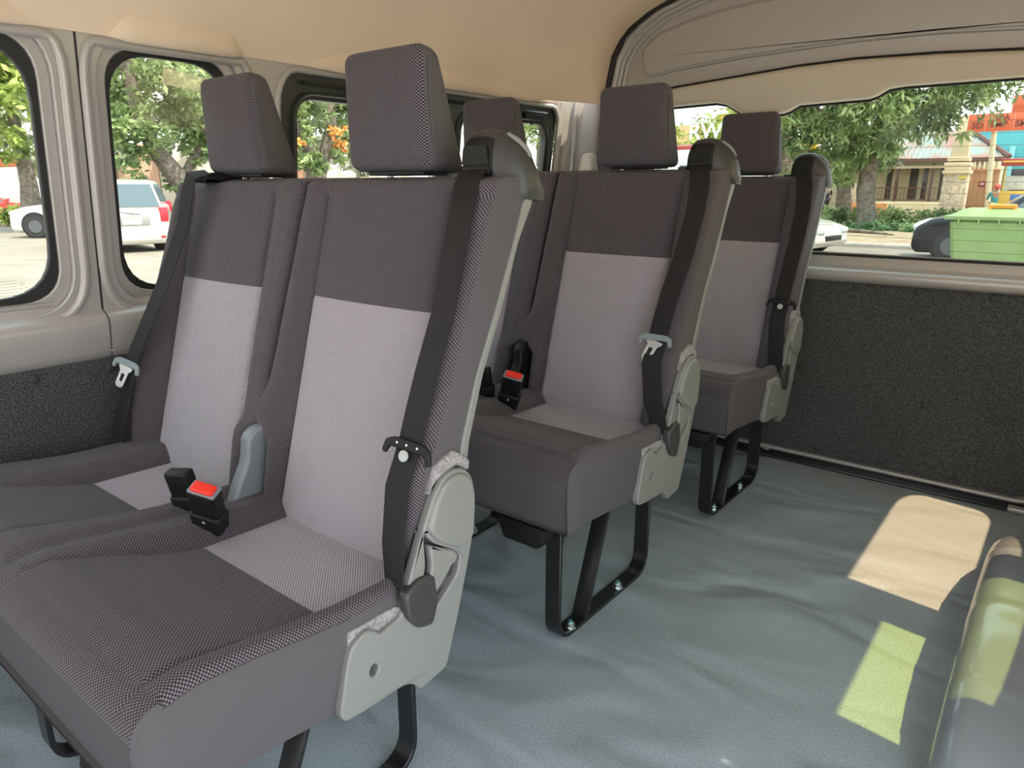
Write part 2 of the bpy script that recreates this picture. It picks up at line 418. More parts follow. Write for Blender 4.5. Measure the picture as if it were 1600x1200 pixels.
# --- ceiling: moulded headliner lofted from the wide cabin section to the tailgate arch
CX = -.05
gen = [(-.992, 1.262), (-.982, 1.30), (-.968, 1.345), (-.945, 1.395), (-.910, 1.445), (-.86, 1.495), (-.79, 1.545), (-.70, 1.585), (-.59, 1.622), (-.45, 1.652), (-.30, 1.672), (-.15, 1.682), (CX, 1.684)]
arc = [(-.868, 1.262), (-.862, 1.295), (-.855, 1.335), (-.846, 1.385), (-.835, 1.43), (-.805, 1.478), (-.765, 1.520), (-.69, 1.562), (-.59, 1.600), (-.46, 1.628), (-.32, 1.646), (-.17, 1.656), (CX, 1.658)]
def mirror(p): return p + [(2*CX-x, z) for x, z in reversed(p[:-1])]
G_, A_ = mirror(gen), mirror(arc)
ys = frange(-3.2, .9, 40) + frange(.9, 1.49, 16)[1:]
P = []
for y in ys:
    t = sm(1.05, 1.50, y)
    row = []
    for (a, b) in zip(G_, A_):
        x = a[0]*(1-t)+b[0]*t; z = a[1]*(1-t)+b[1]*t
        row.append((x, y, z))
    P.append(row)
bm = grid_mesh(P, [[(0, 0)]*len(r) for r in P])
r_ = bmesh.ops.extrude_face_region(bm, geom=bm.faces[:])
for v in [g for g in r_['geom'] if isinstance(g, bmesh.types.BMVert)]:
    v.co = v.co + Vector((CX-v.co.x, 0, 1.2-v.co.z)).normalized()*-.02
bmesh.ops.recalc_face_normals(bm, faces=bm.faces)
ceil = struct(link('ceiling', bm_mesh(bm, angle=70), HEAD))
# moulded lips of the headliner above each side window
def lipmesh(ya, yb, k):
    bm = bmesh.new(); n = 24; rows = []
    for i in range(n+1):
        t = i/n; y = ya+(yb-ya)*t; e = sm(0, .16, t)*sm(0, .16, 1-t)
        z0 = 1.263; rows.append([bm.verts.new(q) for q in ((wx(1.26)-.004, y, z0-.002), (wx(1.26)+.001+.015*e, y, z0-.010*e), (wx(1.26)+.001+.022*e, y, z0-.004*e), (wx(1.26)+.002+.023*e, y, z0+.014*e), (wx(1.26)+.004+.014*e, y, z0+.045*e))])
    for i in range(n):
        for j in range(4): bm.faces.new((rows[i][j], rows[i][j+1], rows[i+1][j+1], rows[i+1][j]))
    bmesh.ops.recalc_face_normals(bm, faces=bm.faces)
    return link('window_lip', bm_mesh(bm, angle=80), HEAD, ceil)
lipmesh(-1.3, -.385, 0); lipmesh(-.30, .035, 1); lipmesh(.15, 1.36, 2)
# --- rear corner trim between side wall and tailgate
cp_pts = [(-1.00, 1.385), (-.992, 1.42), (-.972, 1.445), (-.955, 1.452), (-.951, 1.458), (-.935, 1.464), (-.90, 1.478), (-.872, 1.495), (-.866, 1.512)]
bm = bmesh.new(); rows = []
for z in (0, .57, .66, .9, 1.1, 1.29):
    rows.append([bm.verts.new((x + (.124*(z-1.26) if i < 3 else .05*(z-1.26)), y, z)) for i, (x, y) in enumerate(cp_pts)])
for i in range(len(rows)-1):
    for j in range(len(cp_pts)-1): bm.faces.new((rows[i][j], rows[i][j+1], rows[i+1][j+1], rows[i+1][j]))
bmesh.ops.recalc_face_normals(bm, faces=bm.faces)
t1 = struct(link('trim_1', bm_mesh(bm, angle=50), PAINT))
tube('trim_bead', [(-.995+.124*(z-1.26), 1.395, z) for z in (0.5, .9, 1.27)], .012, PAINT, t1)
tube('trim_bead', [(-.960+.06*(z-1.26), 1.440, z) for z in (0.5, .9, 1.27)], .010, PAINT, t1)
# belt retractor cap on that trim
bm = bmesh.new(); add_box(bm, (-.905, 1.455, 1.045), (.085, .05, .085), None, .022, 4, 0, (.75, .6))
tag(link('belt_retractor_cap', bm_mesh(bm), TRIMP), 'small beige moulded belt cap on the rear corner trim', 'cap')

# --- tailgate
TY = 1.515
T = bpy.data.objects.new('door_1', None); COL.objects.link(T); struct(T)
fnT = lambda off: (lambda u, v, t: (u, TY+off-t, v))   # thickness towards the cabin
arch = [(-.868, .02), (-.868, .6), (-.862, 1.20), (-.848, 1.33), (-.826, 1.43), (-.79, 1.49), (-.735, 1.535), (-.66, 1.575), (-.56, 1.604), (-.43, 1.63), (-.28, 1.645), (CX, 1.652)]
archf = arch + [(2*CX-x, z) for x, z in reversed(arch[:-1])]
tube('weatherstrip', [(x, 1.492, z) for x, z in archf], .010, RUB, None, 8)
ws = bpy.data.objects['weatherstrip']; ws.name = 'trim_2'; struct(ws)
tube('door_flange', [(CX+(x-CX)*.985, 1.502, z*.992) for x, z in archf], .011, PAINT, T, 8, False, (Vector((0, 1, 0)), .6))
tube('door_flange', [(CX+(x-CX)*.962, 1.507, z*.984) for x, z in archf], .009, PAINT, T, 8, False, (Vector((0, 1, 0)), .6))
tube('door_flange', [(CX+(x-CX)*.942, 1.512, z*.976) for x, z in archf], .008, PAINT, T, 8, False, (Vector((0, 1, 0)), .6))
winr = rpoly([(-.78, .735), (.68, .735), (.66, 1.25), (-.76, 1.25)], [.06, .06, .07, .07], 6)
plate('door_panel', [(x, z) for x, z in archf], .02, PAINT, T, .002, [winr], fnT(.02))
# pressed panel with a rolled groove round it
gro = [(-.700, 1.350), (-.57, 1.366), (-.334, 1.383), (.026, 1.395), (.25, 1.392), (.50, 1.376), (.66, 1.355)]
grt = [(.66, 1.45), (.56, 1.492), (.40, 1.525), (.2, 1.543), (0, 1.552), (-.25, 1.547), (-.392, 1.537), (-.543, 1.516), (-.654, 1.488), (-.717, 1.443)]
gpoly = rpoly(gro+grt, [.035, .02, .02, .02, .02, .02, .03, .03, .02, .02, .02, .02, .02, .02, .02, .02, .03])
plate('pressed_panel', gpoly, .013, PAINT, T, .0062, (), fnT(.0005), 4)
tube('panel_groove', [(x, TY-.001, z) for x, z in rpoly([(CX+(x-CX)*1.0, z) for x, z in gpoly], 0)], .0075, PAINT, T, 8, True)
# beige plastic trim over the rear window
tt = [(.80, 1.285), (.47, 1.317), (.26, 1.329), (.037, 1.335), (-.14, 1.330), (-.318, 1.317), (-.553, 1.300), (-.80, 1.275)]
tb = [(-.80, 1.205), (-.70, 1.232), (-.554, 1.236), (-.41, 1.239), (-.369, 1.230), (-.312, 1.198), (-.285, 1.190), (-.171, 1.190), (-.150, 1.196), (-.119, 1.213), (.092, 1.218), (.115, 1.226), (.145, 1.243), (.19, 1.247), (.482, 1.248), (.80, 1.23)]
plate('window_trim', tt+tb, .046, TRIMP, T, .014, (), fnT(.010), 4)
tube('trim_gap', [(x, TY-.018, z+.004) for x, z in tt], .004, RUB, T, 6)
tube('window_seal', [(x, TY-.004, z-.003) for x, z in tb], .0045, RUB, T, 6)
# glass with heating wires
G = plate('window_pane', rpoly([(-.80, .72), (.70, .72), (.68, 1.30), (-.78, 1.30)], .06), .004, WREAR, T, .0005, (), fnT(.012))
HW = mat('heating_wire', (.16, .11, .08), .5)
bm = bmesh.new()
for k in range(14): add_box(bm, (-.05, TY+.006, .765+k*.034), (1.42, .0006, .0010))
link('heating_wires', bm_mesh(bm, False), HW, G)
# sill under the glass
def sweep_x(name, prof, x0, x1, m, parent=None, ang=60):
    bm = bmesh.new(); A = [bm.verts.new((x0, y, z)) for y, z in prof]; B = [bm.verts.new((x1, y, z)) for y, z in prof]
    for i in range(len(prof)-1): bm.faces.new((A[i], B[i], B[i+1], A[i+1]))
    bmesh.ops.recalc_face_normals(bm, faces=bm.faces)
    return link(name, bm_mesh(bm, angle=ang), m, parent)
sweep_x('window_sill', [(1.513, .745), (1.508, .736), (1.503, .708), (1.500, .700), (1.488, .697), (1.470, .692), (1.464, .683), (1.465, .668), (1.475, .655), (1.496, .650)], -.84, .74, PAINT, T)
tube('window_seal', [(-.78, 1.508, .738), (.68, 1.508, .738)], .005, RUB, T, 6)
# charcoal board with its studs, bright bead round its edge
brd = rpoly([(-.84, .034), (.680, .034), (.74, .10), (.74, .652), (-.84, .652)], [.03, .05, .05, .01, .01])
cpt = plate('carpet_panel', brd, .012, CARP, T, .003, (), fnT(-.006))
for x, z in ((.122, .635), (.306, .635), (.505, .635), (.373, .277), (.067, .057), (.275, .057), (.482, .057), (-.25, .635), (-.25, .057)): stud((x, 1.497, z), (0, -1, 0), cpt, .0105)
tube('door_bead', [(x, 1.500, z) for x, z in rpoly([(-.84, .022), (.690, .022), (.752, .09), (.752, .66)], .05, 6, False)], .008, PAINT, T, 8)
# dark channel and ribbed tread strip at the floor edge
t3 = struct(box('trim_3', (-.10, 1.475, .004), (1.55, .048, .012), SCUF, None, .003))
for k in range(4): box('tread_rib', (-.10, 1.4585+k*.0085, .0115), (1.52, .003, .004), SCUF, t3, .001)
box('door_channel', (-.10, 1.508, .008), (1.60, .02, .022), RUB, T, .003)
t4 = struct(box('trim_4', (.72, 1.462, .009), (.16, .03, .016), PAINT, None, .005))
tag(box('striker_plate', (-.115, 1.488, .016), (.034, .016, .006), CHR, None, .002), 'small bright striker plate on the dark tailgate sill behind the rear seat leg', 'striker')

# --- wheel arch cover, lower right
def archcover():
    H, y0, y1 = .200, .035, 1.05; yc = (y0+y1)/2; a = (y1-y0)/2
    bm = bmesh.new(); n = 90; rows = []
    for i in range(n+1):
        th = math.pi*i/n; s = math.sin(th); c = math.cos(th)
        y = yc - a*c*abs(c)**-.12 if abs(c) > 1e-4 else yc
        z = H*s**.9 if s > 0 else 0
        rib = 0
        for q in (.30, .44, .455, .62, .76):
            rib += .0045*ga(i/n-q, .006)
        y2, z2 = y, z
        nrm = Vector((0, -c/a, s/H)).normalized()
        R = .055; row = []
        xs = [.648]
        row.append((.634, y-nrm.y*.06, max(0, z-.06*nrm.z) if z > 0 else 0))
        for k in range(9):
            an = math.pi/2*k/8
            inset = R*(1-math.sin(an))
            row.append((.634+R*(1-math.cos(an)), y-nrm.y*inset+nrm.y*rib, max(0, z-nrm.z*inset+nrm.z*rib)))
        row.append((.85, y+nrm.y*rib, max(0, z+nrm.z*rib))); row.append((.948, y+nrm.y*rib, max(0, z+nrm.z*rib)))
        row = [(.634, yc+(row[0][1]-yc)*.35, 0 if True else 0)]+row
        rows.append([bm.verts.new(p) for p in row])
    for i in range(n):
        for j in range(len(rows[0])-1):
            bm.faces.new((rows[i][j], rows[i][j+1], rows[i+1][j+1], rows[i+1][j]))
    bmesh.ops.recalc_face_normals(bm, faces=bm.faces)
    m = mat('blue_grey_painted_arch', (.21, .235, .26), .22, spec=.6, coat=.4)
    return tag(link('wheel_arch_cover', bm_mesh(bm, angle=75), m), 'glossy blue-grey rounded wheel arch cover with ribs on the floor at the right', 'wheel arch')
archcover()

# ================================================================== seats
def arc_u(row, uvr):
    acc = [0]
    for a, b in zip(row, row[1:]): acc.append(acc[-1]+(Vector(b)-Vector(a)).length)
    m_ = len(row)//2; return [(acc[i]-acc[m_]+row[m_][0], uvr[i][1]) for i in range(len(row))]
def backrest(x0, x1, xl, xr, root, aisle):
    """one back cushion; bolsters stand forward of the flat centre; aisle=+1 notch on left, -1 on right"""
    yc = lambda z: .449+.284*(z-.387) - .03*sm(.90, 1.02, z)*0
    yrear = lambda z: lerp_tab([(.38, .520), (.53, .522), (.60, .537), (.70, .572), (.80, .620), (.90, .662), (.985, .702)], z)
    side = lambda z: lerp_tab([(.38, .400), (.50, .408), (.58, .425), (.62, .450), (.70, .484), (.80, .522), (.85, .543), (.94, .575), (.985, .598)], z)
    path = [(z, 0) for z in frange(.385, .972, 80)]
    path += [(.972+.020*math.sin(a), a) for a in frange(0, math.pi/2, 8)[1:]]
    seams = (xl, xr); cols = sorted(set([round(x, 5) for x in frange(x0+.018, x1-.018, 66)] + [xl-.0035, xl, xl+.0035, xr-.0035, xr, xr+.0035]))
    P = []; UV = []; Z = []
    def edge(z, s):   # inset of the inner lower corner beside the hinge
        k = .030*(1-sm(.520, .560, z)) - .022*ga(z-.580, .035)
        return k if s else 0
    vacc = 0; last = None
    for (z, a) in path:
        row = []; uvr = []
        zz = z if a == 0 else .972+.020*math.sin(a)
        back = .016*(1-math.cos(a)) if a else 0
        base = yc(min(z, .972)); sd_ = side(min(z, .972)); rear = yrear(zz)
        fwd = base-sd_
        X0 = x0 + (edge(z, True) if aisle > 0 else 0); X1 = x1 - (edge(z, True) if aisle < 0 else 0)
        pt = Vector((0, base+back, zz)); vacc += (pt-last).length if last else 0; last = pt
        fl = fwd*.45 if aisle > 0 else fwd*.75; fr = fwd*.95 if aisle > 0 else fwd*.45
        def front(x):
            if x < xl: b = fl*sm(0, .6, (xl-x)/(xl-x0+1e-6))
            elif x > xr: b = fr*sm(0, .6, (x-xr)/(x1-xr+1e-6))
            else: b = -.004*math.cos((x-(xl+xr)/2)/((xr-xl)/2)*math.pi/2)*-1*0
            g = .0055*(ga(x-xl, .0045)+ga(x-xr, .0045)) if z < .965 else 0
            crown = -.008*math.cos((x-(xl+xr)/2)/((xr-xl)/2)*1.35) if xl < x < xr else 0
            hs = .003*ga(z-.791, .004) if xl < x < xr else 0
            return base-b+g+back+crown+hs
        # left side wall: rear -> front
        def remap(x):
            if x < xl: return X0+.018+(x-(x0+.018))*(xl-(X0+.018))/(xl-(x0+.018))
            if x > xr: return xr+(x-xr)*((X1-.018)-xr)/((x1-.018)-xr)
            return x
        yl = front(x0+.018); yr2 = front(x1-.018)
        for t in (1, .7, .4, .15):
            row.append((X0, min(yl+.02, rear-.001)+(rear-yl-.02)*t if rear > yl+.02 else rear, zz)); uvr.append((X0-.02-(rear-yl)*t, vacc))
        for k in range(5):
            an = math.pi/2*k/4
            row.append((X0+.018*(1-math.cos(an)), yl+.018*(1-math.sin(an)), zz)); uvr.append((X0-.018+.028*k/4-.01, vacc))
        for x in cols[1:-1]:
            xx = remap(x)
            if xx <= row[-1][0]+.0005 or xx >= X1-.0185: xx = min(max(xx, row[-1][0]+.0002), X1-.0183)
            row.append((xx, front(x), zz)); uvr.append((x, vacc))
        for k in range(5):
            an = math.pi/2*(1-k/4)
            row.append((X1-.018*(1-math.cos(an)), yr2+.018*(1-math.sin(an)), zz)); uvr.append((X1-.018+.028*k/4, vacc))
        for t in (.15, .4, .7, 1):
            row.append((X1, yr2+.02+(rear-yr2-.02)*t if rear > yr2+.02 else rear, zz)); uvr.append((X1+.02+(rear-yr2)*t, vacc))
        P.append(row); UV.append(arc_u(row, uvr)); Z.append(z)
    nside = 4+4; ncol = len(P[0])
    def mi(i, j):
        if j < 4 or j >= ncol-1-4: return 2
        xm = (P[i][j][0]+P[i][j+1][0])/2; zm = (P[i][j][2]+P[i+1][j][2])/2
        if xl < xm < xr and zm < .791: return 1
        return 0
    bm = grid_mesh(P, UV, mi)
    # top and bottom caps
    bm.verts.ensure_lookup_table()
    top = [v for v in bm.verts][-ncol:]; bot = [v for v in bm.verts][:ncol]
    uvl = bm.loops.layers.uv.active
    ytop = .700
    # roof: bridge to a rear line
    nv = []
    for k in range(1, 5):
        t = k/4; r2 = []
        for v in top:
            yy = v.co.y+(ytop-v.co.y)*t if v.co.y < ytop else v.co.y
            r2.append(bm.verts.new((v.co.x, yy, v.co.z+.006*math.sin(t*math.pi*.8))))
        nv.append(r2)
    seq = [top]+nv
    for a, b in zip(seq, seq[1:]):
        for j in range(ncol-1):
            f = bm.faces.new((a[j], a[j+1], b[j+1], b[j])); f.material_index = 0 if 4 <= j < ncol-5 else 2
            for l in f.loops: l[uvl].uv = (l.vert.co.x, vacc+l.vert.co.y)
    rb = [bm.verts.new((v.co.x, .520, .385)) for v in bot]
    for j in range(ncol-1): bm.faces.new((bot[j+1], bot[j], rb[j], rb[j+1])).material_index = 2
    bmesh.ops.recalc_face_normals(bm, faces=bm.faces)
    b = link('backrest', bm_mesh(bm, angle=75), [FAB, FABL, PLAIN], root)
    # hard shell on the back
    prof = rpoly([(.498, .50), (.522, .50), (.540, .60), (.574, .70), (.622, .80), (.664, .90), (.700, .960), (.694, .968), (.676, .962), (.652, .90), (.607, .80), (.558, .70), (.522, .60)], .008, 3)
    plate('back_shell', prof, x1-x0+.006, GRP, root, .003, (), lambda u, v, t: (x0-.003+t, u, v))
    return b

def headrest(xc, root):
    fx, bx = .106, .080; bm = bmesh.new()
    def sec(z, yf, yb, w, wb): return [(-w, yf), (w, yf), (wb, yb), (-wb, yb)]
    rows = []; zs = [1.006, 1.188]
    co = [(-.104, .617, 1.008), (.102, .617, 1.008), (.092, .722, 1.003), (-.092, .722, 1.003), (-.099, .612, 1.200), (.096, .612, 1.200), (.086, .664, 1.196), (-.086, .664, 1.196)]
    V = [bm.verts.new((xc+x, y, z)) for x, y, z in co]
    F = [bm.faces.new([V[i] for i in q]) for q in ((0, 1, 5, 4), (1, 2, 6, 5), (2, 3, 7, 6), (3, 0, 4, 7), (4, 5, 6, 7), (3, 2, 1, 0))]
    for f, k in zip(F, (0, 2, 0, 2, 0, 2)): f.material_index = k
    bmesh.ops.recalc_face_normals(bm, faces=bm.faces)
    bmesh.ops.bevel(bm, geom=bm.edges[:], offset=.021, segments=5, profile=.55, affect='EDGES', material=-1)
    bmesh.ops.subdivide_edges(bm, edges=[e for e in bm.edges if e.calc_length() > .05], cuts=6, use_grid_fill=True)
    uvl = bm.loops.layers.uv.new('UVMap')
    for v in bm.verts:     # soft crown of the front face
        if v.co.y < .63:
            v.co.y -= .008*math.cos(max(-1.5, min(1.5, (v.co.x-xc)/.09*1.4)))*math.cos(max(-1.5, min(1.5, (v.co.z-1.10)/.09*1.3)))
    bm.normal_update()
    for f in bm.faces:
        c = f.calc_center_median()
        n = f.normal
        f.material_index = 2 if abs(n.x) > .86 or n.z < -.6 else 0
        for l in f.loops: l[uvl].uv = (l.vert.co.x-xc, l.vert.co.z if abs(n.z) < .7 else l.vert.co.y+.58)
    h = link('headrest', bm_mesh(bm, angle=80), [FAB, FABL, PLAIN], root)
    for s in (-1, 1):
        # stitched seam along the side of the front face
        tube('seam', [(xc+s*.1005, .632, 1.030), (xc+s*.0985, .626, 1.10), (xc+s*.096, .627, 1.172)], .0016, PLAIN, h, 6)
        tube('headrest_post', [(xc+s*.052, .672, .96), (xc+s*.052, .672, 1.03)], .006, CHR, root, 10)
        cyl('post_guide', (xc+s*.052, .672, .984), .014, .014, DGP, root, bev=.003)
    box('headrest_base', (xc, .665, 1.004), (.14, .06, .008), BLK, h, .003)
    return h

def cushion(root):
    X0, X1 = -.935, 0.0
    prof = [(z, None) for z in frange(.308, .408, 12)]
    # path (y, z) of the edge and of the sunk centre
    def zedge(y): return lerp_tab([(0, .425), (.035, .452), (.08, .459), (.15, .452), (.22, .441), (.29, .432), (.50, .425)], y)
    def zcen(y): return lerp_tab([(0, .425), (.035, .452), (.08, .456), (.15, .437), (.22, .415), (.29, .400), (.50, .394)], y)
    xsm = [-.815, -.565, -.405, -.040]
    def seams_at(y):
        k = 1-sm(.02, .30, y); return [-.800-.03*k, -.560-.012*k, -.372-.045*k, -.048+.012*k]
    cols = frange(X0+.014, X1-.014, 150)
    for s in (-.800, -.560, -.372, -.048): cols += [s-.003, s, s+.003]
    cols = sorted(set(round(c, 5) for c in cols))
    path = []
    for z in frange(.300, .405, 12): path.append((.012-.010*(z-.30)/.1, z))
    for a in frange(0, math.pi/2, 10)[1:]: path.append((.002+.034*(1-math.cos(a)), .409+.036*math.sin(a)))
    for y in frange(.036, .52, 72)[1:]: path.append((y, None))
    P = []; UV = []; last = None; v = 0
    for (y, z) in path:
        row = []; uvr = []; q = Vector((0, y, z if z is not None else zedge(y)))
        v += (q-last).length if last else 0; last = q
        sl = seams_at(y)
        topf = z is None
        def h(x):
            if not topf: zz = z
            else:
                ze, zc = zedge(y), zcen(y)
                def dip(a, b): return sm(a-.045, a+.012, x)*(1-sm(b-.012, b+(.030 if b > -.1 else .045), x))
                kk = max(dip(sl[0], sl[1]), dip(sl[2], sl[3]))
                zz = ze*(1-kk)+zc*kk
                zz -= .010*ga(x+.470, .02)
            return zz
        gr = 0
        def g(x):
            if y < .02 and (z is None or z < .43): return 0
            return sum(.005*ga(x-s, .0045) for s in sl) if (topf) else .003*sum(ga(x-s, .0045) for s in sl)
        off = (lambda x: (0, 0))
        yy = lambda x: y + (0 if topf else g(x)) + (.003*ga(z-.405, .004) if (z is not None) else 0)
        zl, zr = h(X0+.014), h(X1-.014)
        for k in range(4):
            an = math.pi/2*k/4; row.append((X0+.014*(1-math.cos(an)), yy(X0), zl-.018*(1-math.sin(an)) if topf else zl)); uvr.append((X0-.01+.006*k, v))
        for x in cols[1:-1]: row.append((x, yy(x), h(x)-(g(x) if topf else 0))); uvr.append((x, v))
        for k in range(4):
            an = math.pi/2*(1-(k+1)/4); row.append((X1-.014*(1-math.cos(an)), yy(X1), zr-.018*(1-math.sin(an)) if topf else zr)); uvr.append((X1-.012+.005*k, v))
        P.append(row); UV.append(arc_u(row, uvr))
    def mi(i, j):
        xm = (P[i][j][0]+P[i][j+1][0])/2; ym = (P[i][j][1]+P[i+1][j][1])/2; zm = (P[i][j][2]+P[i+1][j][2])/2
        if i < 12: return 2
        if path[i][1] is None and ym > .283 and (-.800 < xm < -.560 or -.372 < xm < -.048): return 1
        return 0
    bm = grid_mesh(P, UV, mi)
    # side walls
    for side in (0, -1):
        bm.verts.ensure_lookup_table(); nc = len(P[0])
        edge = [bm.verts[i*nc + (0 if side == 0 else nc-1)] for i in range(len(P))]
        x = edge[5].co.x
        xx = X0 if side == 0 else X1
        def zb(y): return lerp_tab([(0, .300), (.02, .302), (.07, .303), (.18, .294), (.25, .284), (.268, .284), (.290, .36), (.52, .37)], y)
        low = [bm.verts.new((xx, max(e.co.y, .014 if e.co.z < .4 else e.co.y), min(zb(e.co.y), e.co.z))) for e in edge]
        # intermediate rows for a gentle swell
        mids = []
        for t in (.08, .35, .7):
            mids.append([bm.verts.new((xx + (.006 if side else -.006)*math.sin(math.pi*t)*sm(0, .05, e.co.y+.01), e.co.y*(1-t)+l.co.y*t, e.co.z*(1-t)+l.co.z*t)) for e, l in zip(edge, low)])
        seq = [edge]+mids+[low]
        for a, b in zip(seq, seq[1:]):
            for i in range(12, len(edge)-1):
                try: bm.faces.new((a[i], a[i+1], b[i+1], b[i])).material_index = 2
                except Exception: pass
        if side == 0: lowL = low
        else: lowR = low
    # closed bottom
    for i in range(12, len(lowL)-1): bm.faces.new((lowL[i], lowL[i+1], lowR[i+1], lowR[i])).material_index = 2
    bmesh.ops.recalc_face_normals(bm, faces=bm.faces)
    c = link('seat_cushion', bm_mesh(bm, angle=80), [FAB, FABL, PLAIN], root)
    # piping where the side panel meets the woven top
    pp = [(.0, .006, .308), (.0, .002, .36), (.0, .002, .405), (.0, .012, .422), (.0, .036, .434), (.0, .08, .441), (.0, .15, .434), (.0, .22, .423), (.0, .29, .414)]
    tube('piping', pp, .0016, PLAIN, c, 6)
    return c

def leg_frame(xa, dz, root, wid=.038):
    """bent flat-bar loop with a slanting brace and two floor bolts; dz is the height of the bench above its plan"""
    t = .009; y0, y1 = .062, .452
    path = rpoly([(y0, .30), (y0, -dz+t/2+.001), (y1, -dz+t/2+.001), (y1, .30)], [.0, .055, .055, .0], 8, False)
    bm = bmesh.new(); rows = []
    for i, (y, z) in enumerate(path):
        a = Vector(path[max(i-1, 0)]); b = Vector(path[min(i+1, len(path)-1)]); d_ = (b-a).normalized(); n = Vector((-d_.y, d_.x))
        rows.append([bm.verts.new((x, y+n.x*s*t/2, z+n.y*s*t/2)) for x, s in ((xa, -1), (xa+wid, -1), (xa+wid, 1), (xa, 1))])
    for i in range(len(rows)-1):
        for k in range(4): bm.faces.new((rows[i][k], rows[i][(k+1) % 4], rows[i+1][(k+1) % 4], rows[i+1][k]))
    bm.faces.new(rows[0]); bm.faces.new(rows[-1][::-1]); bmesh.ops.recalc_face_normals(bm, faces=bm.faces)
    bmesh.ops.bevel(bm, geom=[e for e in bm.edges if e.calc_face_angle(0) > 1.2], offset=.0012, segments=1, affect='EDGES')
    lg = link('leg', bm_mesh(bm, angle=40), STL, root)
    tube_pts = [(xa+wid/2, .168, -dz+.008), (xa+wid/2, .272, .30)]
    d_ = (Vector(tube_pts[1])-Vector(tube_pts[0])); L_ = d_.length
    box('brace', tuple((Vector(tube_pts[1])+Vector(tube_pts[0]))/2), (wid, .009, L_), STL, lg, .0012, Matrix.Rotation(-math.atan2(d_.y, d_.z), 3, 'X'))
    for y in (.118, .325):
        w_ = cyl('bolt', (xa+wid/2+.008, y, -dz+.012), .013, .003, CHR, lg, n=24, bev=.0008)
        cyl('bolt_nut', (xa+wid/2+.008, y, -dz+.019), .0095, .011, CHR, w_, n=6, bev=.001)
        cyl('bolt_tip', (xa+wid/2+.008, y, -dz+.027), .0055, .007, TEAL, w_, n=12, bev=.001)
    for y in (y0+.003, y1-.003):
        box('leg_bracket', (xa+wid/2+.008, y, .262), (wid*.55, .012, .05), STL, lg, .002)
    return lg

def belt_cap(root):
    """rounded hood on the outer shoulder of the back that feeds the belt through a slot"""
    secs = [(-.109, .664, 1.018, .700), (-.106, .655, 1.045, .712), (-.099, .649, 1.058, .718), (-.088, .646, 1.066, .721), (-.070, .645, 1.069, .722), (-.050, .645, 1.069, .723),
            (-.037, .648, 1.065, .724), (-.025, .654, 1.057, .725), (-.013, .661, 1.047, .725), (-.003, .668, 1.034, .724), (.004, .675, 1.016, .723), (.008, .684, .998, .722)]
    P = []
    for x, f, t, r in secs:
        b = .982 if x < -.045 else .982-.014*sm(-.045, -.005, x); h = max(t-b, .012)
        P.append([(x, f+.012, b-.006), (x, f, b), (x, f-.001, b+h*.35), (x, f+.001, b+h*.66), (x, f+.006, b+h*.86), (x, f+.014, b+h*.96), (x, f+.026, b+h), (x, (f+r)/2+.004, b+h*.955), (x, r-.018, b+h*.80), (x, r-.008, b+h*.58), (x, r-.002, b+h*.30), (x, r, .970), (x, r-.004, .960)])
    def mi(i, j): return 1 if (j <= 3 and secs[i][0] < -.040 and secs[i][0] > -.108) else 0
    bm = grid_mesh(P, [[(0, 0)]*13 for _ in P], mi); bm.verts.ensure_lookup_table(); n = 13
    bm.faces.new([bm.verts[k] for k in range(n)]); bm.faces.new([bm.verts[(len(P)-1)*n+k] for k in range(n)][::-1])
    bmesh.ops.recalc_face_normals(bm, faces=bm.faces)
    c = link('belt_cover', bm_mesh(bm, angle=55), [DGP, BLK], root)
    box('belt_slot', (-.068, .6435, 1.006), (.054, .005, .011), RUB, c, .002)
    plate('slot_brow', rpoly([(-.098, 1.014), (-.042, 1.014), (-.046, 1.044), (-.094, 1.044)], .006), .003, BLK, c, .001, (), lambda u, v, t: (u, .6455-t+.03*max(0, v-1.03), v))
    box('cover_foot', (-.118, .672, .998), (.022, .045, .012), DGP, c, .004)
    tube('shoulder_glint', [(-.030, .676, 1.0615), (-.018, .684, 1.052), (-.008, .692, 1.040), (-.002, .697, 1.026)], [.003, .0048, .005, .0045], GRP, c, 8)  # lighter strip modelled in place of the highlight on the hood's edge
    tube('cover_joint', [(.0075, .700, .972), (.0065, .699, 1.0), (.001, .696, 1.024), (-.010, .690, 1.044), (-.030, .690, 1.060)], .0011, BLK, c, 6)
    return c

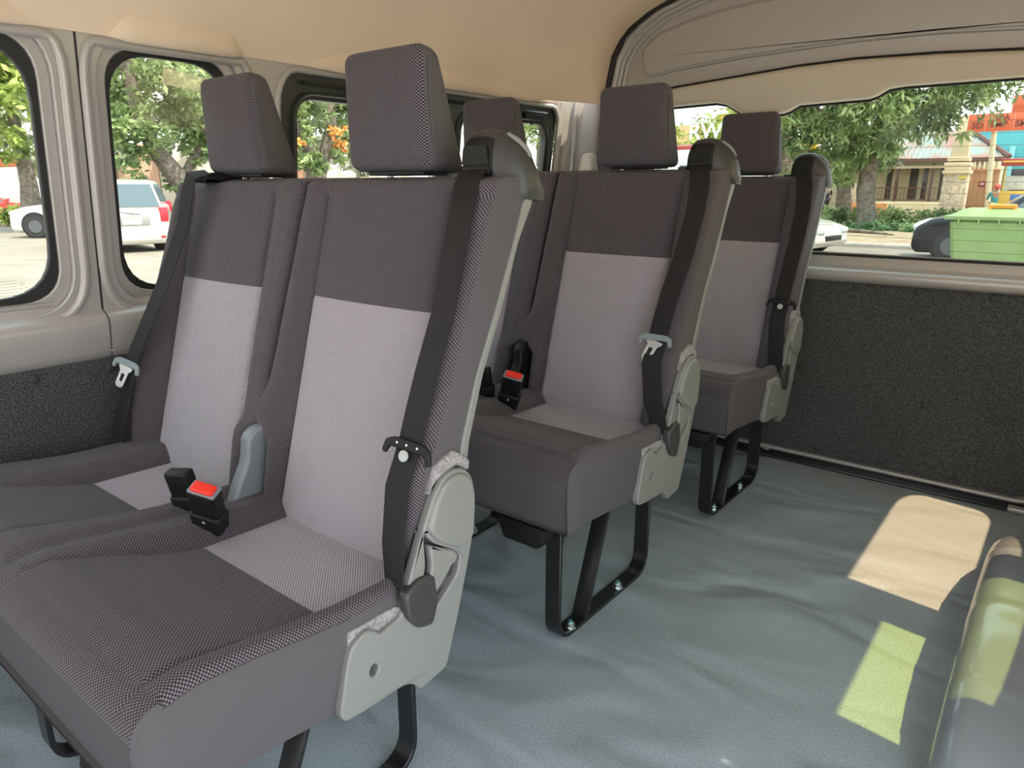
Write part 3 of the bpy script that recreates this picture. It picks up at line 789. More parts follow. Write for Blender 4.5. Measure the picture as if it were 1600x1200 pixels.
def tongue(c, nrm, up, root, metal, face=BLK, s=1.0, tilt=0):
    """latch bar on the webbing: plastic bar, button, and (metal) the steel tongue hanging below"""
    nrm = Vector(nrm).normalized(); up = Vector(up); up = (up-nrm*up.dot(nrm)).normalized(); rt = up.cross(nrm)
    if rt.x < 0: rt = -rt
    c = Vector(c); R = lambda u, v, t: c+rt*u*s+up*v*s+nrm*t
    bar = rpoly([(-.050, -.012), (-.046, .008), (-.030, .015), (.030, .015), (.046, .008), (.052, -.014), (.043, -.018), (.036, -.002), (-.036, -.002), (-.042, -.016)], .004, 4)
    b = plate('latch_bar', bar, .007, face, root, .0022, (), R, 3)
    if metal:
        tg = rpoly([(-.028, -.002), (.026, -.002), (.022, -.012), (.014, -.018), (.010, -.055), (.004, -.062), (-.014, -.062), (-.019, -.055), (-.016, -.018), (-.023, -.012)], .004, 3)
        a = math.radians(tilt); ca, sa = math.cos(a), math.sin(a)
        plate('latch_tongue', tg, .003, mat_tongue, b, .0008, [rpoly([(-.009, -.024), (.005, -.024), (.002, -.046), (-.010, -.046)], .002, 2)], lambda u, v, t: R(u*ca-v*sa, u*sa+v*ca, t+.001))
    else:
        k = cyl('stop_button', (0, 0, 0), .0085, .004, BTN, b, n=20, bev=.001)
        q = nrm.to_track_quat('Z', 'Y').to_matrix()
        for v in k.data.vertices: v.co = q @ v.co + R(-.002, -.011, .007)
        for u in (-.02, .0, .022):
            d2 = cyl('pin', (0, 0, 0), .0018, .002, CHR, b, n=10)
            for v in d2.data.vertices: v.co = q @ v.co + R(u, .007, .007)
    return b
mat_tongue = mat('bright_latch_steel', (.85, .86, .86), .3, metal=.6)
BTN = mat('pale_button', (.42, .45, .44), .4)
LBAR = mat('blue_grey_latch_bar', (.22, .26, .28), .4)

def buckle(base, tip, root, face_n, w=.052, d=.028, red=True):
    base = Vector(base); tip = Vector(tip); up = (tip-base); L_ = up.length; up.normalize()
    fn_ = Vector(face_n); fn_ = (fn_-up*fn_.dot(up)).normalized(); rt = fn_.cross(up)
    M3 = Matrix((rt, fn_, up)).transposed()
    bm = bmesh.new(); add_box(bm, (0, 0, 0), (w, d, L_*.62), None, .006, 3, 0, (1.0, 1.05))
    for v in bm.verts: v.co = M3 @ v.co + base+up*L_*.69
    b = link('buckle', bm_mesh(bm), BLK, root)
    bm = bmesh.new(); add_box(bm, (0, 0, 0), (w*1.16, d*1.25, L_*.5), None, .007, 3, 0, (1.0, 1.0))
    for v in bm.verts:
        v.co.x *= .82+.18*sm(-L_*.25, L_*.25, v.co.z)
        v.co = M3 @ v.co + base+up*L_*.27
    link('buckle_boot', bm_mesh(bm), BLK, b)
    if red:
        bm = bmesh.new(); add_box(bm, (0, 0, 0), (w*.80, d*.75, .012), None, .004, 3)
        for v in bm.verts: v.co = M3 @ v.co + base+up*(L_+.002)+fn_*.001
        link('release_button', bm_mesh(bm), RED, b)
        bm = bmesh.new(); add_box(bm, (0, 0, 0), (w*.98, d*.98, .006), None, .0028, 3)
        for v in bm.verts: v.co = M3 @ v.co + base+up*(L_-.001)
        link('buckle_rim', bm_mesh(bm), BGP, b)
        k = cyl('mark_dot', (0, 0, 0), .003, .001, BTN, b, n=12)
        q = fn_.to_track_quat('Z', 'Y').to_matrix()
        for v in k.data.vertices: v.co = q @ v.co + base+up*L_*.42+fn_*(d*.63)
    return b

def recliner(root):
    fx = lambda off: (lambda u, v, t: (off+t, u, v))
    out = rpoly([(.447, .547), (.471, .572), (.502, .574), (.529, .555), (.537, .52), (.533, .459), (.516, .40), (.491, .322), (.463, .245), (.405, .239), (.390, .258), (.372, .266), (.30, .270), (.262, .275), (.256, .290), (.270, .35), (.282, .384), (.312, .396), (.334, .376), (.374, .384), (.390, .43), (.425, .505)],
                [.012, .015, .015, .015, .02, .02, .01, .01, .012, .004, .006, .006, .01, .008, .008, .01, .012, .012, .004, .01, .01, .01], 4)
    hole = [(.318+.0075*math.cos(a), .325+.0095*math.sin(a)) for a in frange(0, 2*math.pi, 18)[:-1]]
    rec = rpoly([(.423, .496), (.441, .472), (.486, .441), (.499, .428), (.493, .399), (.437, .357), (.405, .364), (.412, .40), (.425, .44)], [.004, .008, .01, .01, .01, .012, .01, .01, .01], 4)
    c = plate('side_cover', out, .016, GRP, root, .0032, [hole, rec], fx(.000), 4)
    plate('cover_recess', rpoly([(y+(y-.45)*.08, z+(z-.42)*.08) for y, z in rec], .004), .004, DGP, c, .001, (), fx(.001))
    plate('hole_backing', [(.318+.011*math.cos(a), .325+.013*math.sin(a)) for a in frange(0, 2*math.pi, 18)[:-1]], .003, DGP, c, .0005, (), fx(-.001))
    dome = rpoly([(.428, .498), (.447, .543), (.470, .566), (.502, .568), (.526, .550), (.533, .52), (.528, .45), (.500, .440), (.484, .449), (.450, .470)], [.01, .015, .018, .018, .018, .02, .02, .012, .01, .012], 4)
    plate('recliner_dome', dome, .016, GRP, c, .0075, (), fx(.007), 5)
    hd = rpoly([(.430, .474), (.461, .456), (.482, .445), (.491, .434), (.488, .424), (.476, .421), (.471, .414), (.419, .371), (.409, .381), (.411, .392), (.428, .412), (.434, .440)], [.004, .004, .006, .006, .005, .003, .004, .006, .005, .004, .006, .006], 4)
    plate('recline_lever', hd, .014, GRP, c, .004, (), fx(.006), 4)
    return c

def bench(name_label, loc, dz, group, win_buckle=True, hinge_black=False, aisle_latch='button', low='twist'):
    root = thing('van_bench_seat', name_label, 'seat', loc, 0, group)
    cushion(root)
    backrest(-.465, 0.0, -.402, -.094, root, 1)
    backrest(-.935, -.475, -.876, -.572, root, -1)
    headrest(-.245, root); headrest(-.717, root)
    belt_cap(root)
    plate('belt_cover', rpoly([(.575, .990), (.585, 1.008), (.640, 1.012), (.690, 1.004), (.695, .985)], .006), .066, BLK, root, .006, (), lambda u, v, t: (-.838+t, u, v), 3)
    recliner(root)
    # frame under the cushion
    fr = box('seat_frame', (-.47, .27, .280), (.84, .36, .026), STL, root, .003)
    bm = bmesh.new(); add_box(bm, (-.115, .03, .272), (.09, .06, .05), None, .008, 2, 0, (1.5, 1.0)); link('frame_bumper', bm_mesh(bm), BLK, fr)
    leg_frame(-.090, dz, root); leg_frame(-.560, dz, root)
    # felt patches beside the recliner
    plate('felt_pad', rpoly([(.278, .350), (.345, .350), (.385, .385), (.372, .398), (.284, .400)], .006), .006, FELT, root, .002, (), lambda u, v, t: (.0015+t, u, v))
    plate('felt_pad', rpoly([(.440, .545), (.470, .566), (.505, .574), (.533, .556), (.535, .575), (.500, .600), (.462, .588)], .006), .012, FELT, root, .004, (), lambda u, v, t: (-.004+t, u, v))
    # hinge plates between the two backs
    plate('hinge_cover', rpoly([(.375, .388), (.400, .45), (.424, .492), (.430, .538), (.452, .552), (.52, .55), (.52, .388)], [.01, .02, .015, .015, .015, .01, .004]), .030, BLK if hinge_black else BGP, root, .006, (), lambda u, v, t: (-.474+t, u, v), 3)
    # aisle belt
    f = lambda z: .60-.333*(.99-z)-.020-.012*(1-sm(.62, .85, z))
    up_ = [(-.067, .643, 1.008), (-.058, .622, 1.001), (-.046, .598, .988), (-.034, .574, .955), (-.024, f(.90)-.004, .90), (-.024, f(.80), .80), (-.026, f(.72)-.002, .72), (-.028, f(.66), .66), (-.028, f(.615)-.001, .615)]
    if aisle_latch == 'tongue': up_ = [(x-.024*(1-sm(.62, .97, z)), y, z) for x, y, z in up_]
    lo_end = (-.012, .392, .378)
    bx_ = up_[-1][0]
    lo_ = [up_[-1], (bx_+.002, f(.56)-.012, .56), (bx_*.6+.002, .390, .48), (-.006, .380, .425), lo_end]
    bu = ribbon('shoulder_belt', up_, (1, 0, 0), .047, WEB, root)
    ribbon('lap_belt', lo_, [(1, 0, 0), (1, 0, 0), (1, -.05, 0), (1, -.15, 0), (1, -.4, 0)], [.047, .048, .048, .046, .042], WEB, root)
    if aisle_latch == 'tongue':
        tongue((bx_-.002, f(.615)-.006, .612), (0, -1, .33), (0, .33, 1), bu, True, LBAR, .85, -14)
    else:
        tongue((bx_+.004, f(.615)-.006, .612), (.1, -1, .33), (.03, .33, 1), bu, False, BLK, .92)
    # anchor tab at the belt end
    tab = rpoly([(.372, .420), (.405, .432), (.440, .424), (.446, .372), (.432, .340), (.398, .352), (.376, .382)], .01, 4)
    plate('belt_anchor', tab, .020, DGP, root, .006, (), lambda u, v, t: (.004+t-.10*(u-.41), u, v), 4)
    ribbon('anchor_strap', [(-.012, .372, .405), (-.010, .366, .36), (-.008, .372, .315)], (.2, 1, 0), .026, WEB, root, .004)
    # window side belt
    wu = [(-.790, .600, 1.011), (-.800, .568, 1.004), (-.810, .560, .965), (-.825, f(.90), .90), (-.852, f(.80), .80), (-.880, f(.70), .70), (-.905, f(.63), .63), (-.912, f(.605), .605)]
    wb_ = ribbon('shoulder_belt', wu, (1, 0, -.15), .047, WEB, root)
    ribbon('lap_belt', [wu[-1], (-.924, .424, .53), (-.936, .400, .45), (-.942, .402, .39), (-.942, .40, .30)], (1, 0, -.1), [.046, .05, .054, .058, .058], WEB, root)
    tongue((-.916, f(.605)-.006, .600), (.25, -1, .33), (.1, .33, 1), wb_, True, LBAR, .85, -6)
    for k in range(4): box('stitching', (-.942, .399, .366+k*.006), (.05, .004, .0012), DGP, wb_, 0)
    # buckles
    buckle((-.410, .325, .40), (-.366, .297, .503), root, (.55, -1, .0), .050, .028)
    if win_buckle: buckle((-.49, .335, .40), (-.487, .314, .500), root, (.5, -1, 0), .048, .024, False)
    return root
dxA = (-.0053, -.8117, -.0247)
bench('nearest grey cloth bench seat with two headrests, two buckles and a pale lower back', dxA, -.0247, 'double bench seats')
bench('middle grey cloth bench seat with a bright steel belt tongue at its aisle side', (0, 0, 0), 0, 'double bench seats', True, True, 'tongue')
bench('rear grey cloth bench seat nearest the tailgate, its belt bar hanging at the aisle edge', (.0058, .7686, -.0088), -.0088, 'double bench seats')
#EXTERIOR
# ================================================================== street outside
GZ = -.70
ASPH = mat('sunlit_asphalt', (.235, .205, .165), .9, spec=.2, bump=(30, .3, .01), noise=(1.3, (.30, .265, .215), 6, .3, .7))
gp = plate('ground', [(-130, -60), (60, -60), (60, 130), (-130, 130)], .05, ASPH, None, .001, (), lambda u, v, t: (u, v, GZ-.05+t)); struct(gp)
DIRT = mat('dry_verge', (.26, .19, .12), .95, noise=(2.2, (.42, .33, .23), 6, .35, .65), bump=(12, .5, .03))
CURB = mat('concrete_kerb', (.42, .38, .34), .9, noise=(5, (.55, .5, .44), 4, .3, .7))
GRASS = mat('verge_grass', (.07, .12, .02), .9, noise=(4, (.20, .26, .06), 6, .35, .65), bump=(25, .6, .05))
def slab(name, x0, x1, y0, y1, h, m): return box(name, ((x0+x1)/2, (y0+y1)/2, GZ+h/2), (x1-x0, y1-y0, h), m, None, .02)
k1 = slab('trim_5', -36, -35.6, -40, 60, .18, CURB); struct(k1)
v1 = slab('verge', -60, -36, -40, 60, .10, DIRT); struct(v1)
k2 = slab('trim_9', -30, 12, 9.5, 20.9, .012, mat('brown_grey_asphalt', (.19, .16, .13), .9, noise=(1.5, (.28, .235, .19), 6, .3, .7)))
struct(k2); k2 = slab('trim_6', -30, 12, 20.9, 21.1, .10, CURB); struct(k2)
v2 = slab('verge', -30, 12, 21.1, 38.5, .08, DIRT); struct(v2)

LEAFM = {}
def leafmat(name, a, b, c):
    m = bpy.data.materials.new(name); m.use_nodes = True; nt = m.node_tree; bs = nt.nodes['Principled BSDF']
    t = nt.nodes.new('ShaderNodeTexCoord'); n = nt.nodes.new('ShaderNodeTexNoise'); n.inputs['Scale'].default_value = 1.6; n.inputs['Detail'].default_value = 8
    nt.links.new(t.outputs['Object'], n.inputs['Vector']); r = nt.nodes.new('ShaderNodeValToRGB'); nt.links.new(n.outputs['Fac'], r.inputs[0])
    r.color_ramp.elements[0].position = .36; r.color_ramp.elements[0].color = (*a, 1)
    r.color_ramp.elements[1].position = .64; r.color_ramp.elements[1].color = (*c, 1)
    e = r.color_ramp.elements.new(.5); e.color = (*b, 1)
    nt.links.new(r.outputs[0], bs.inputs['Base Color']); bs.inputs['Roughness'].default_value = .55
    tr = nt.nodes.new('ShaderNodeBsdfTranslucent'); nt.links.new(r.outputs[0], tr.inputs[0]); mx = nt.nodes.new('ShaderNodeMixShader'); mx.inputs[0].default_value = .35
    nt.links.new(bs.outputs[0], mx.inputs[1]); nt.links.new(tr.outputs[0], mx.inputs[2]); nt.links.new(mx.outputs[0], nt.nodes['Material Output'].inputs[0])
    return m
LG = leafmat('mid_green_leaves', (.08, .13, .045), (.25, .34, .13), (.52, .62, .28))
LY = leafmat('yellow_green_leaves', (.13, .19, .05), (.40, .50, .12), (.70, .75, .28))
LD = leafmat('grey_green_leaves', (.09, .12, .07), (.24, .28, .18), (.48, .50, .36))
BARK = mat('bark', (.13, .105, .085), .95, bump=(9, 1, .05), noise=(6, (.27, .225, .18), 6, .35, .65))
def leaves(name, blobs, n, size, m, parent, slim=.33, droop=.5, seed=1):
    rnd = random.Random(seed); vs = []; fs = []
    tot = sum(b[3]*b[4]*b[5] for b in blobs)
    for (cx, cy, cz, rx, ry, rz) in blobs:
        k = int(n*rx*ry*rz/tot)
        clumps = []
        for _ in range(max(6, k//28)):
            while True:
                p = Vector((rnd.uniform(-1, 1), rnd.uniform(-1, 1), rnd.uniform(-1, 1)))
                if p.length < 1: break
            p = p*(.55+.45*p.length)
            clumps.append(Vector((cx+p.x*rx, cy+p.y*ry, cz+p.z*rz)))
        for i in range(k):
            c = clumps[i % len(clumps)]; p = c+Vector((rnd.gauss(0, .30), rnd.gauss(0, .30), rnd.gauss(0, .22)))*min(1.2, rx*.35)
            d = Vector((rnd.gauss(0, 1), rnd.gauss(0, 1), rnd.gauss(0, .7)-droop)).normalized(); s_ = size*rnd.uniform(.6, 1.3)
            sd_ = d.cross(Vector((rnd.gauss(0, 1), rnd.gauss(0, 1), rnd.gauss(0, 1)))).normalized()*s_*slim/2
            b0 = len(vs); vs += [p, p+d*s_*.5+sd_, p+d*s_, p+d*s_*.5-sd_]; fs.append((b0, b0+1, b0+2, b0+3))
    me = bpy.data.meshes.new(name); me.from_pydata([tuple(v) for v in vs], [], fs); me.update()
    return link(name, me, m, parent)
def tree(label, x, y, limbs, blobs, n, size, lm, seed, slim=.33, droop=.4, name='street_tree'):
    """limbs: lists of (dx, dy, z, radius)"""
    t = thing(name, label, 'tree', (x, y, GZ), 0)
    bm = bmesh.new()
    for lb in limbs: tube_bm(bm, [(a, b, c-GZ) for a, b, c, r in lb], [r for a, b, c, r in lb], 10)
    bmesh.ops.recalc_face_normals(bm, faces=bm.faces); link('trunk', bm_mesh(bm, angle=80), BARK, t)
    leaves('foliage', [(a, b, c-GZ, rx, ry, rz) for a, b, c, rx, ry, rz in blobs], n, size, lm, t, slim, droop, seed)
    return t
BOUNCE = mat('pale_bounce_slab', (.58, .54, .48), .9, noise=(2, (.64, .60, .54), 5, .3, .7))  # pale reflector slabs, added unseen to bounce sunlight up to the ceiling
bounce_1 = slab('trim_7', 1.3, 40, -12, 14, .02, BOUNCE); struct(bounce_1)
bounce_2 = slab('trim_8', -2.2, 1.2, 1.9, 9, .02, BOUNCE); struct(bounce_2)
# trees beyond the tailgate window
tree('broad green street tree with drooping leaves growing from the verge behind the tailgate window', -5.95, 29,
     [[(0, 0, -.7, .55), (0, 0, -.45, .36), (-.25, 0, .8, .30), (-.1, 0, 2.4, .27), (.25, 0, 4.2, .22), (.4, 0, 6.5, .12)],
      [(-.1, 0, 2.0, .16), (-1.6, -.3, 3.4, .10), (-3.2, -.4, 4.3, .05)], [(0, 0, 2.4, .15), (1.6, -.3, 3.6, .10), (3.6, -.4, 4.6, .05)]],
     [(-2.6, 0, 3.4, 1.9, 1.6, 1.5), (-.4, 0, 2.9, 1.7, 1.5, 1.3), (.2, -.6, 3.9, 2.4, 1.8, 1.5), (2.3, 0, 4.2, 1.9, 1.6, 1.2), (-1.0, 0, 1.6, 1.3, 1.1, .8), (-3.4, -.4, 4.6, 1.8, 1.4, 1.1), (.6, -.8, 2.4, .9, .9, .9), (2.0, 0, 3.0, .9, .9, .6), (-2.6, -.3, 2.0, 1.1, 1.0, .9), (3.3, 0, 4.9, 1.6, 1.4, .9), (-1.2, 0, 5.4, 3.6, 2, 1.3), (1.5, 0, 5.8, 2.6, 2, 1.1)], 17000, .36, LG, 3, .26, .9)
tree('thinner tree standing behind the broad street tree, nearer the people', -8.6, 36,
     [[(0, 0, -.7, .42), (-.1, 0, .5, .32), (-.2, 0, 2.0, .28), (0, 0, 4, .2)]],
     [(-.3, 0, 2.9, 1.5, 1.2, 1.3), (.9, 0, 2.4, 1.3, 1.2, .9)], 2500, .36, LD, 4)
tree('thick grey trunk with bright yellow-green sprays behind the rear headrest', -10.9, 33,
     [[(0, 0, -.7, .8), (0, 0, 1, .72), (-.1, 0, 3.0, .68), (-.1, 0, 5.0, .6), (-.2, 0, 7, .5)]],
     [(.6, -1.2, 3.7, 1.3, .9, .45), (-.8, -1.2, 4.4, 1.4, 1, .6), (1.5, -1.2, 2.6, .6, .6, .8)], 1300, .42, LY, 5, .4)
tree('pale yellow-green tree seen between the two rear headrests', -17.6, 39,
     [[(0, 0, -.7, .3), (0, 0, 3, .2)]], [(0, 0, 3.0, 2.4, 1.5, 1.2), (1.0, 0, 4.1, 2.2, 1.4, .9), (2.2, 0, 3.2, 2.0, 1.4, 1.4), (3.8, 0, 3.8, 2, 1.4, 1.6)], 4200, .36, LY, 6)
# trees across the road on the left
tree('leaning dark-trunked tree filling the second side window', -27.5, 13.3,
     [[(.5, 1.0, -.7, .50), (.2, .2, 1.0, .42), (0, -.7, 2.4, .30), (.1, -1.2, 4.0, .25), (.2, -1.5, 6.0, .2)], [(.4, .9, -.3, .3), (0, 2.2, 1.6, .22), (0, 3.2, 2.7, .14), (0, 4.0, 4, .1)], [(0, .1, .9, .2), (0, 1.3, 2.6, .15), (0, 1.7, 4.6, .1)]],
     [(0, 0, 5.2, 2, 3.6, 1.4), (0, -1.2, 3.2, 1.6, 1.6, 1.2), (0, 2, 4.0, 1.8, 2.4, 1.5), (.3, -1.4, 1.6, 1, 1.1, .9), (.3, .9, 2.5, 1, 1.4, 1.0), (0, 4.4, 4.2, 1.4, 1.8, 1.8), (0, 3.6, 2.2, 1, 1.1, .8), (.4, -.3, 1.0, .8, .8, .5)], 9500, .32, LG, 7, .45)
tree('bright yellow-green tree filling the nearest side window', -30, 8.0,
     [[(0, 1.0, -.7, .42), (0, 1.1, 1.0, .30), (0, 1.0, 3.0, .2), (0, .8, 6, .15)], [(0, -1.9, -.7, .16), (0, -2.6, 2.0, .12), (0, -3.0, 4.0, .1)]],
     [(0, -1.5, 5.4, 2, 3.2, 1.5), (0, .6, 4.2, 1.8, 2.0, 1.4), (.3, -1.5, 3.4, 1.4, 1.8, 1.2), (.6, .4, 2.2, 1, 1.0, .7), (.3, -2.4, 2.0, 1, 1.2, .8), (0, 1.6, 5.8, 1.6, 1.8, 1.4)], 8000, .34, LY, 8, .45)
dtree = tree('double-trunked street tree seen through the sliding side window', -25, 18.2,
     [[(0, -.2, -.7, .5), (0, -.1, 1.5, .42), (0, -.7, 3.0, .30), (0, -1.0, 5.2, .2)], [(0, 0, 1.2, .3), (0, .8, 3.2, .26), (0, 1.0, 5.4, .18)]],
     [(0, -.4, 4.2, 1.2, 2.2, 1.0), (.6, -.6, 2.1, .9, 1.0, .7), (.6, 1.2, 2.3, .9, .9, .8), (0, 1.8, 4.4, 1.2, 1.6, 1), (.5, -1.4, 3.0, .7, .8, .6)], 3600, .30, LG, 9, .4)
tree('tree with hanging green crown at the far end of the sliding side window', -25, 34,
     [[(0, 0, -.7, .4), (0, 0, 3.0, .3), (0, .4, 6.0, .2)], [(0, 1.8, 2.2, .2), (0, 2.0, 5, .15)]],
     [(0, -1, 4.4, 1.8, 4.0, 1.1), (0, 2.0, 4.0, 1.6, 3.0, 1.4), (0, -4.4, 4.0, 1.4, 2.4, 1.6)], 4000, .36, LG, 10)
tree('distant row of pale trees across the road', -46, 22,
     [[(0, -12, -.7, .3), (0, -12, 4, .2)], [(0, -3, -.7, .3), (0, -3, 4, .2)], [(0, 7, -.7, .3), (0, 7, 4, .2)]],
     [(0, -14, 5.5, 2, 6, 3.6), (0, -5, 5.2, 2, 6, 3.2), (0, 5, 5.5, 2, 6, 3.6), (0, 15, 5.5, 2, 7, 3.6), (0, -6, 9, 2, 12, 2.4), (0, 10, 9, 2, 12, 2.4)], 9000, .8, LD, 11, .5)
# orange blossom clumps in the sliding window's tree
ORG = mat('orange_blossom', (.85, .42, .12), .8)
for (y, z, r) in ((16.6, 2.55, .34), (18.9, 2.6, .42), (18.75, 3.15, .40)):
    o = leaves('blossom_cluster', [(.8, y-18.2, z-GZ, r, r, r*.8)], 120, .16, ORG, dtree, .8, .1, int(y*10)); o['label'] = 'orange blossom cluster'
# hedge and planting on the verge
hd_ = leaves('hedge', [(-6.4+1.05*k, 30, -.30, .9, .7, .42) for k in range(-2, 5)], 6500, .16, LG, None, .5, 0, 12)
tag(hd_, 'low leafy hedge along the verge in front of the house', 'hedge'); hd_['kind'] = 'stuff'
gr_ = leaves('ground_cover', [(-5.2+.9*k, 28.2, -.58, .8, .6, .20) for k in range(-1, 4)], 2600, .18, leafmat('pale_ground_cover', (.06, .16, .06), (.18, .34, .14), (.45, .55, .30)), None, .5, 0, 13)
tag(gr_, 'pale green ground-cover plants at the foot of the hedge', 'plants'); gr_['kind'] = 'stuff'
h2 = leaves('hedge', [(-35.0, 7.0+1.2*k, -.25, .7, .9, .40) for k in range(-4, 6)], 5000, .22, LY, None, .5, 0, 14)
tag(h2, 'low yellow-green shrub row across the road by the kerb', 'hedge'); h2['kind'] = 'stuff'
ROOT = tube('fallen_branch', [(-7.4, 26.6, GZ+.12), (-6.2, 26.2, GZ+.16), (-5.2, 25.9, GZ+.14), (-4.3, 25.3, GZ+.10)], [.04, .07, .06, .03], BARK); tag(ROOT, 'bare fallen branch lying on the dirt below the street tree', 'branch')

# ---- cars
TYRE = mat('tyre_rubber', (.03, .03, .03), .8); RIM = mat('alloy_rim', (.12, .125, .13), .45, metal=.4)
CGL = mat('car_window', (.10, .14, .16), .08, spec=.8); TL = mat('tail_lamp', (.75, .03, .05), .2); HL = mat('head_lamp', (.7, .72, .72), .12)
def car(label, loc, heading, L_, W_, H_, paint, name='car', wagon=True, bonnet=.9, group=None):
    t = thing(name, label, 'car', loc, heading)
    c = .20; sh = H_*.56
    low = rpoly([(-L_/2, c+.1), (-L_/2+.05, sh), (-L_/2+.25, sh+.06), (L_/2-bonnet-.3, sh+.06), (L_/2-.35, sh-.06), (L_/2-.06, sh-.24), (L_/2-.01, sh-.42), (L_/2, c+.12), (L_/2-.1, c), (-L_/2+.1, c)], [.08, .10, .1, .3, .22, .12, .08, .06, .05, .05], 4)
    wr_ = H_*.20
    wheels = (-L_/2+.75, L_/2-.78)
    # body with wheel arches cut as notches
    notch = []
    pts = low
    body = plate('car_body', pts, W_, paint, t, .09, [], lambda u, v, w_: (u, w_-W_/2, v), 4)
    rear = -L_/2+(.12 if wagon else .75)
    roof = rpoly([(rear, sh+.02), (rear+.22 if wagon else rear+.75, H_-.02), (L_/2-bonnet-1.25, H_), (L_/2-bonnet-.30, sh+.02)], [.05, .16, .3, .05], 4)
    def tum(u, v, w_): k = 1-.20*max(0, (v-sh)/(H_-sh)); return (u, (w_-W_*.46)*k, v)
    cab = plate('cabin', roof, W_*.92, paint, t, .07, [], tum, 3)
    # side glass
    g_ = rpoly([(rear+.22, sh+.08), (rear+.36 if wagon else rear+.78, H_-.13), (L_/2-bonnet-1.25, H_-.12), (L_/2-bonnet-.55, sh+.08)], .05, 3)
    for s in (0, 1):
        plate('side_window', g_, .02, CGL, cab, .005, [], (lambda u, v, w_, s=s: tum(u, v, W_*.92-.014+w_ if s else .014-w_)), 1)
    # rear and front glass
    dz_ = H_-sh
    for (xa, xb, nm) in ((rear+.02, rear+(.20 if wagon else .72), 'rear_window'), (L_/2-bonnet-.36, L_/2-bonnet-1.16, 'windscreen')):
        bm = bmesh.new(); sg = -1 if nm == 'rear_window' else 1
        q = [(xa, -W_*.40, sh+.12), (xa, W_*.40, sh+.12), (xb, W_*.34, H_-.13), (xb, -W_*.34, H_-.13)]
        a_ = [bm.verts.new((x+sg*.022, y, z)) for x, y, z in q]; b_ = [bm.verts.new((x-sg*.02, y, z)) for x, y, z in q]
        bm.faces.new(a_); bm.faces.new(b_[::-1])
        for k in range(4): bm.faces.new((a_[k], a_[(k+1) % 4], b_[(k+1) % 4], b_[k]))
        bmesh.ops.recalc_face_normals(bm, faces=bm.faces); link(nm, bm_mesh(bm, False), CGL, cab)
    for x in wheels:
        for s in (-1, 1):
            aw = cyl('wheel_housing', (x, s*(W_/2-.075), wr_+.03), wr_*1.16, .17, RUB, t, 'Y', 24)
            wl_ = cyl('wheel', (x, s*(W_/2-.05), wr_), wr_, .19, TYRE, t, 'Y', 28, .03)
            cyl('rim', (x, s*(W_/2+.048), wr_), wr_*.55, .02, RIM, wl_, 'Y', 20, .006)
    for s in (-1, 1):
        box('tail_lamp', (-L_/2+.07, s*(W_/2-.13), sh-.08), (.14, .20, .36), TL, t, .03)
        box('reflector', (-L_/2+.005, s*(W_/2-.22), c+.18), (.03, .12, .06), TL, t, .01)
        box('head_lamp', (L_/2-.16, s*(W_/2-.24), sh-.22), (.34, .36, .16), HL, t, .05, Matrix.Rotation(.35, 3, 'Y'))
        box('wing_mirror', (L_/2-bonnet-.45, s*(W_/2+.08), sh+.16), (.14, .20, .14), paint, t, .04)
        box('door_handle', (-.15, s*(W_/2+.005), sh-.10), (.18, .03, .03), paint, t, .01)
    box('number_plate', (-L_/2-.004, 0, sh-.24), (.02, .44, .14), mat('pale_plate', (.78, .78, .76), .5), t, .004)
    box('plate_surround', (-L_/2+.004, 0, sh-.22), (.02, .86, .22), mat('grey_garnish', (.32, .31, .30), .4), t, .01)
    box('grille', (L_/2-.012, 0, sh-.42), (.04, W_*.5, .12), RUB, t, .01)
    box('side_sill', (0, 0, c+.03), (L_-1.9, W_+.02, .08), mat('grey_sill', (.10, .10, .10), .5), t, .02)
    return t
WHT = mat('white_car_paint', (.58, .555, .50), .25, coat=.5); BKP = mat('black_car_paint', (.010, .012, .016), .25, spec=.3, coat=.25); SLV = mat('silver_car_paint', (.52, .55, .56), .25, metal=.4, coat=.5); REDP = mat('red_car_paint', (.45, .05, .04), .25, coat=.5)
A = math.radians
mpv = car('white people carrier parked tail-first with red lamps, in the second side window', (-20.3, 7.65, GZ), A(172), 4.2, 1.85, 1.82, WHT)
box('wiper', (-2.11, .05, .98), (.02, .52, .02), BLK, mpv, .005, Matrix.Rotation(.12, 3, 'X'))
em = tube('rear_emblem', [(-2.09, .06*math.cos(a)+.0, .93+.035*math.sin(a)) for a in frange(0, 2*math.pi, 20)[:-1]], .008, CHR, mpv, 6, True)
tube('emblem_ring', [(-2.095, .025*math.cos(a), .935+.03*math.sin(a)) for a in frange(0, 2*math.pi, 16)[:-1]], .006, CHR, em, 6, True)
bm = bmesh.new()
for k in range(4): add_box(bm, (-2.118, -.12+.06*k, .785), (.004, .03, .05))
for k in range(2): add_box(bm, (-2.118, .15+.045*k, .785), (.004, .025, .05))
link('plate_characters', bm_mesh(bm, False), mat('faded_plate_characters', (.45, .45, .45), .6), mpv)
car('cream-white hatchback at an angle in the nearest side window', (-25.9, 9.57, GZ), A(228), 4.5, 1.95, 1.84, WHT)
car('silver-blue car beyond the white people carrier', (-24.0, 13.2, GZ), A(140), 4.3, 1.8, 1.55, SLV, wagon=False)
car('red car parked far across the road', (-43, 11.2, GZ), A(95), 4.2, 1.8, 1.45, REDP, wagon=False)
car('pale silver car parked far across the road, left of the red one', (-44, 6.0, GZ), A(95), 4.2, 1.8, 1.45, SLV, wagon=False)
car('glossy black saloon facing left behind the green bin', (-.25, 18.6, GZ), A(186), 4.6, 1.85, 1.80, BKP, wagon=False, bonnet=1.15)
car('white car whose nose shows beside the rear seat back', (-6.25, 18.0, GZ), A(-8), 4.2, 1.8, 1.5, WHT)
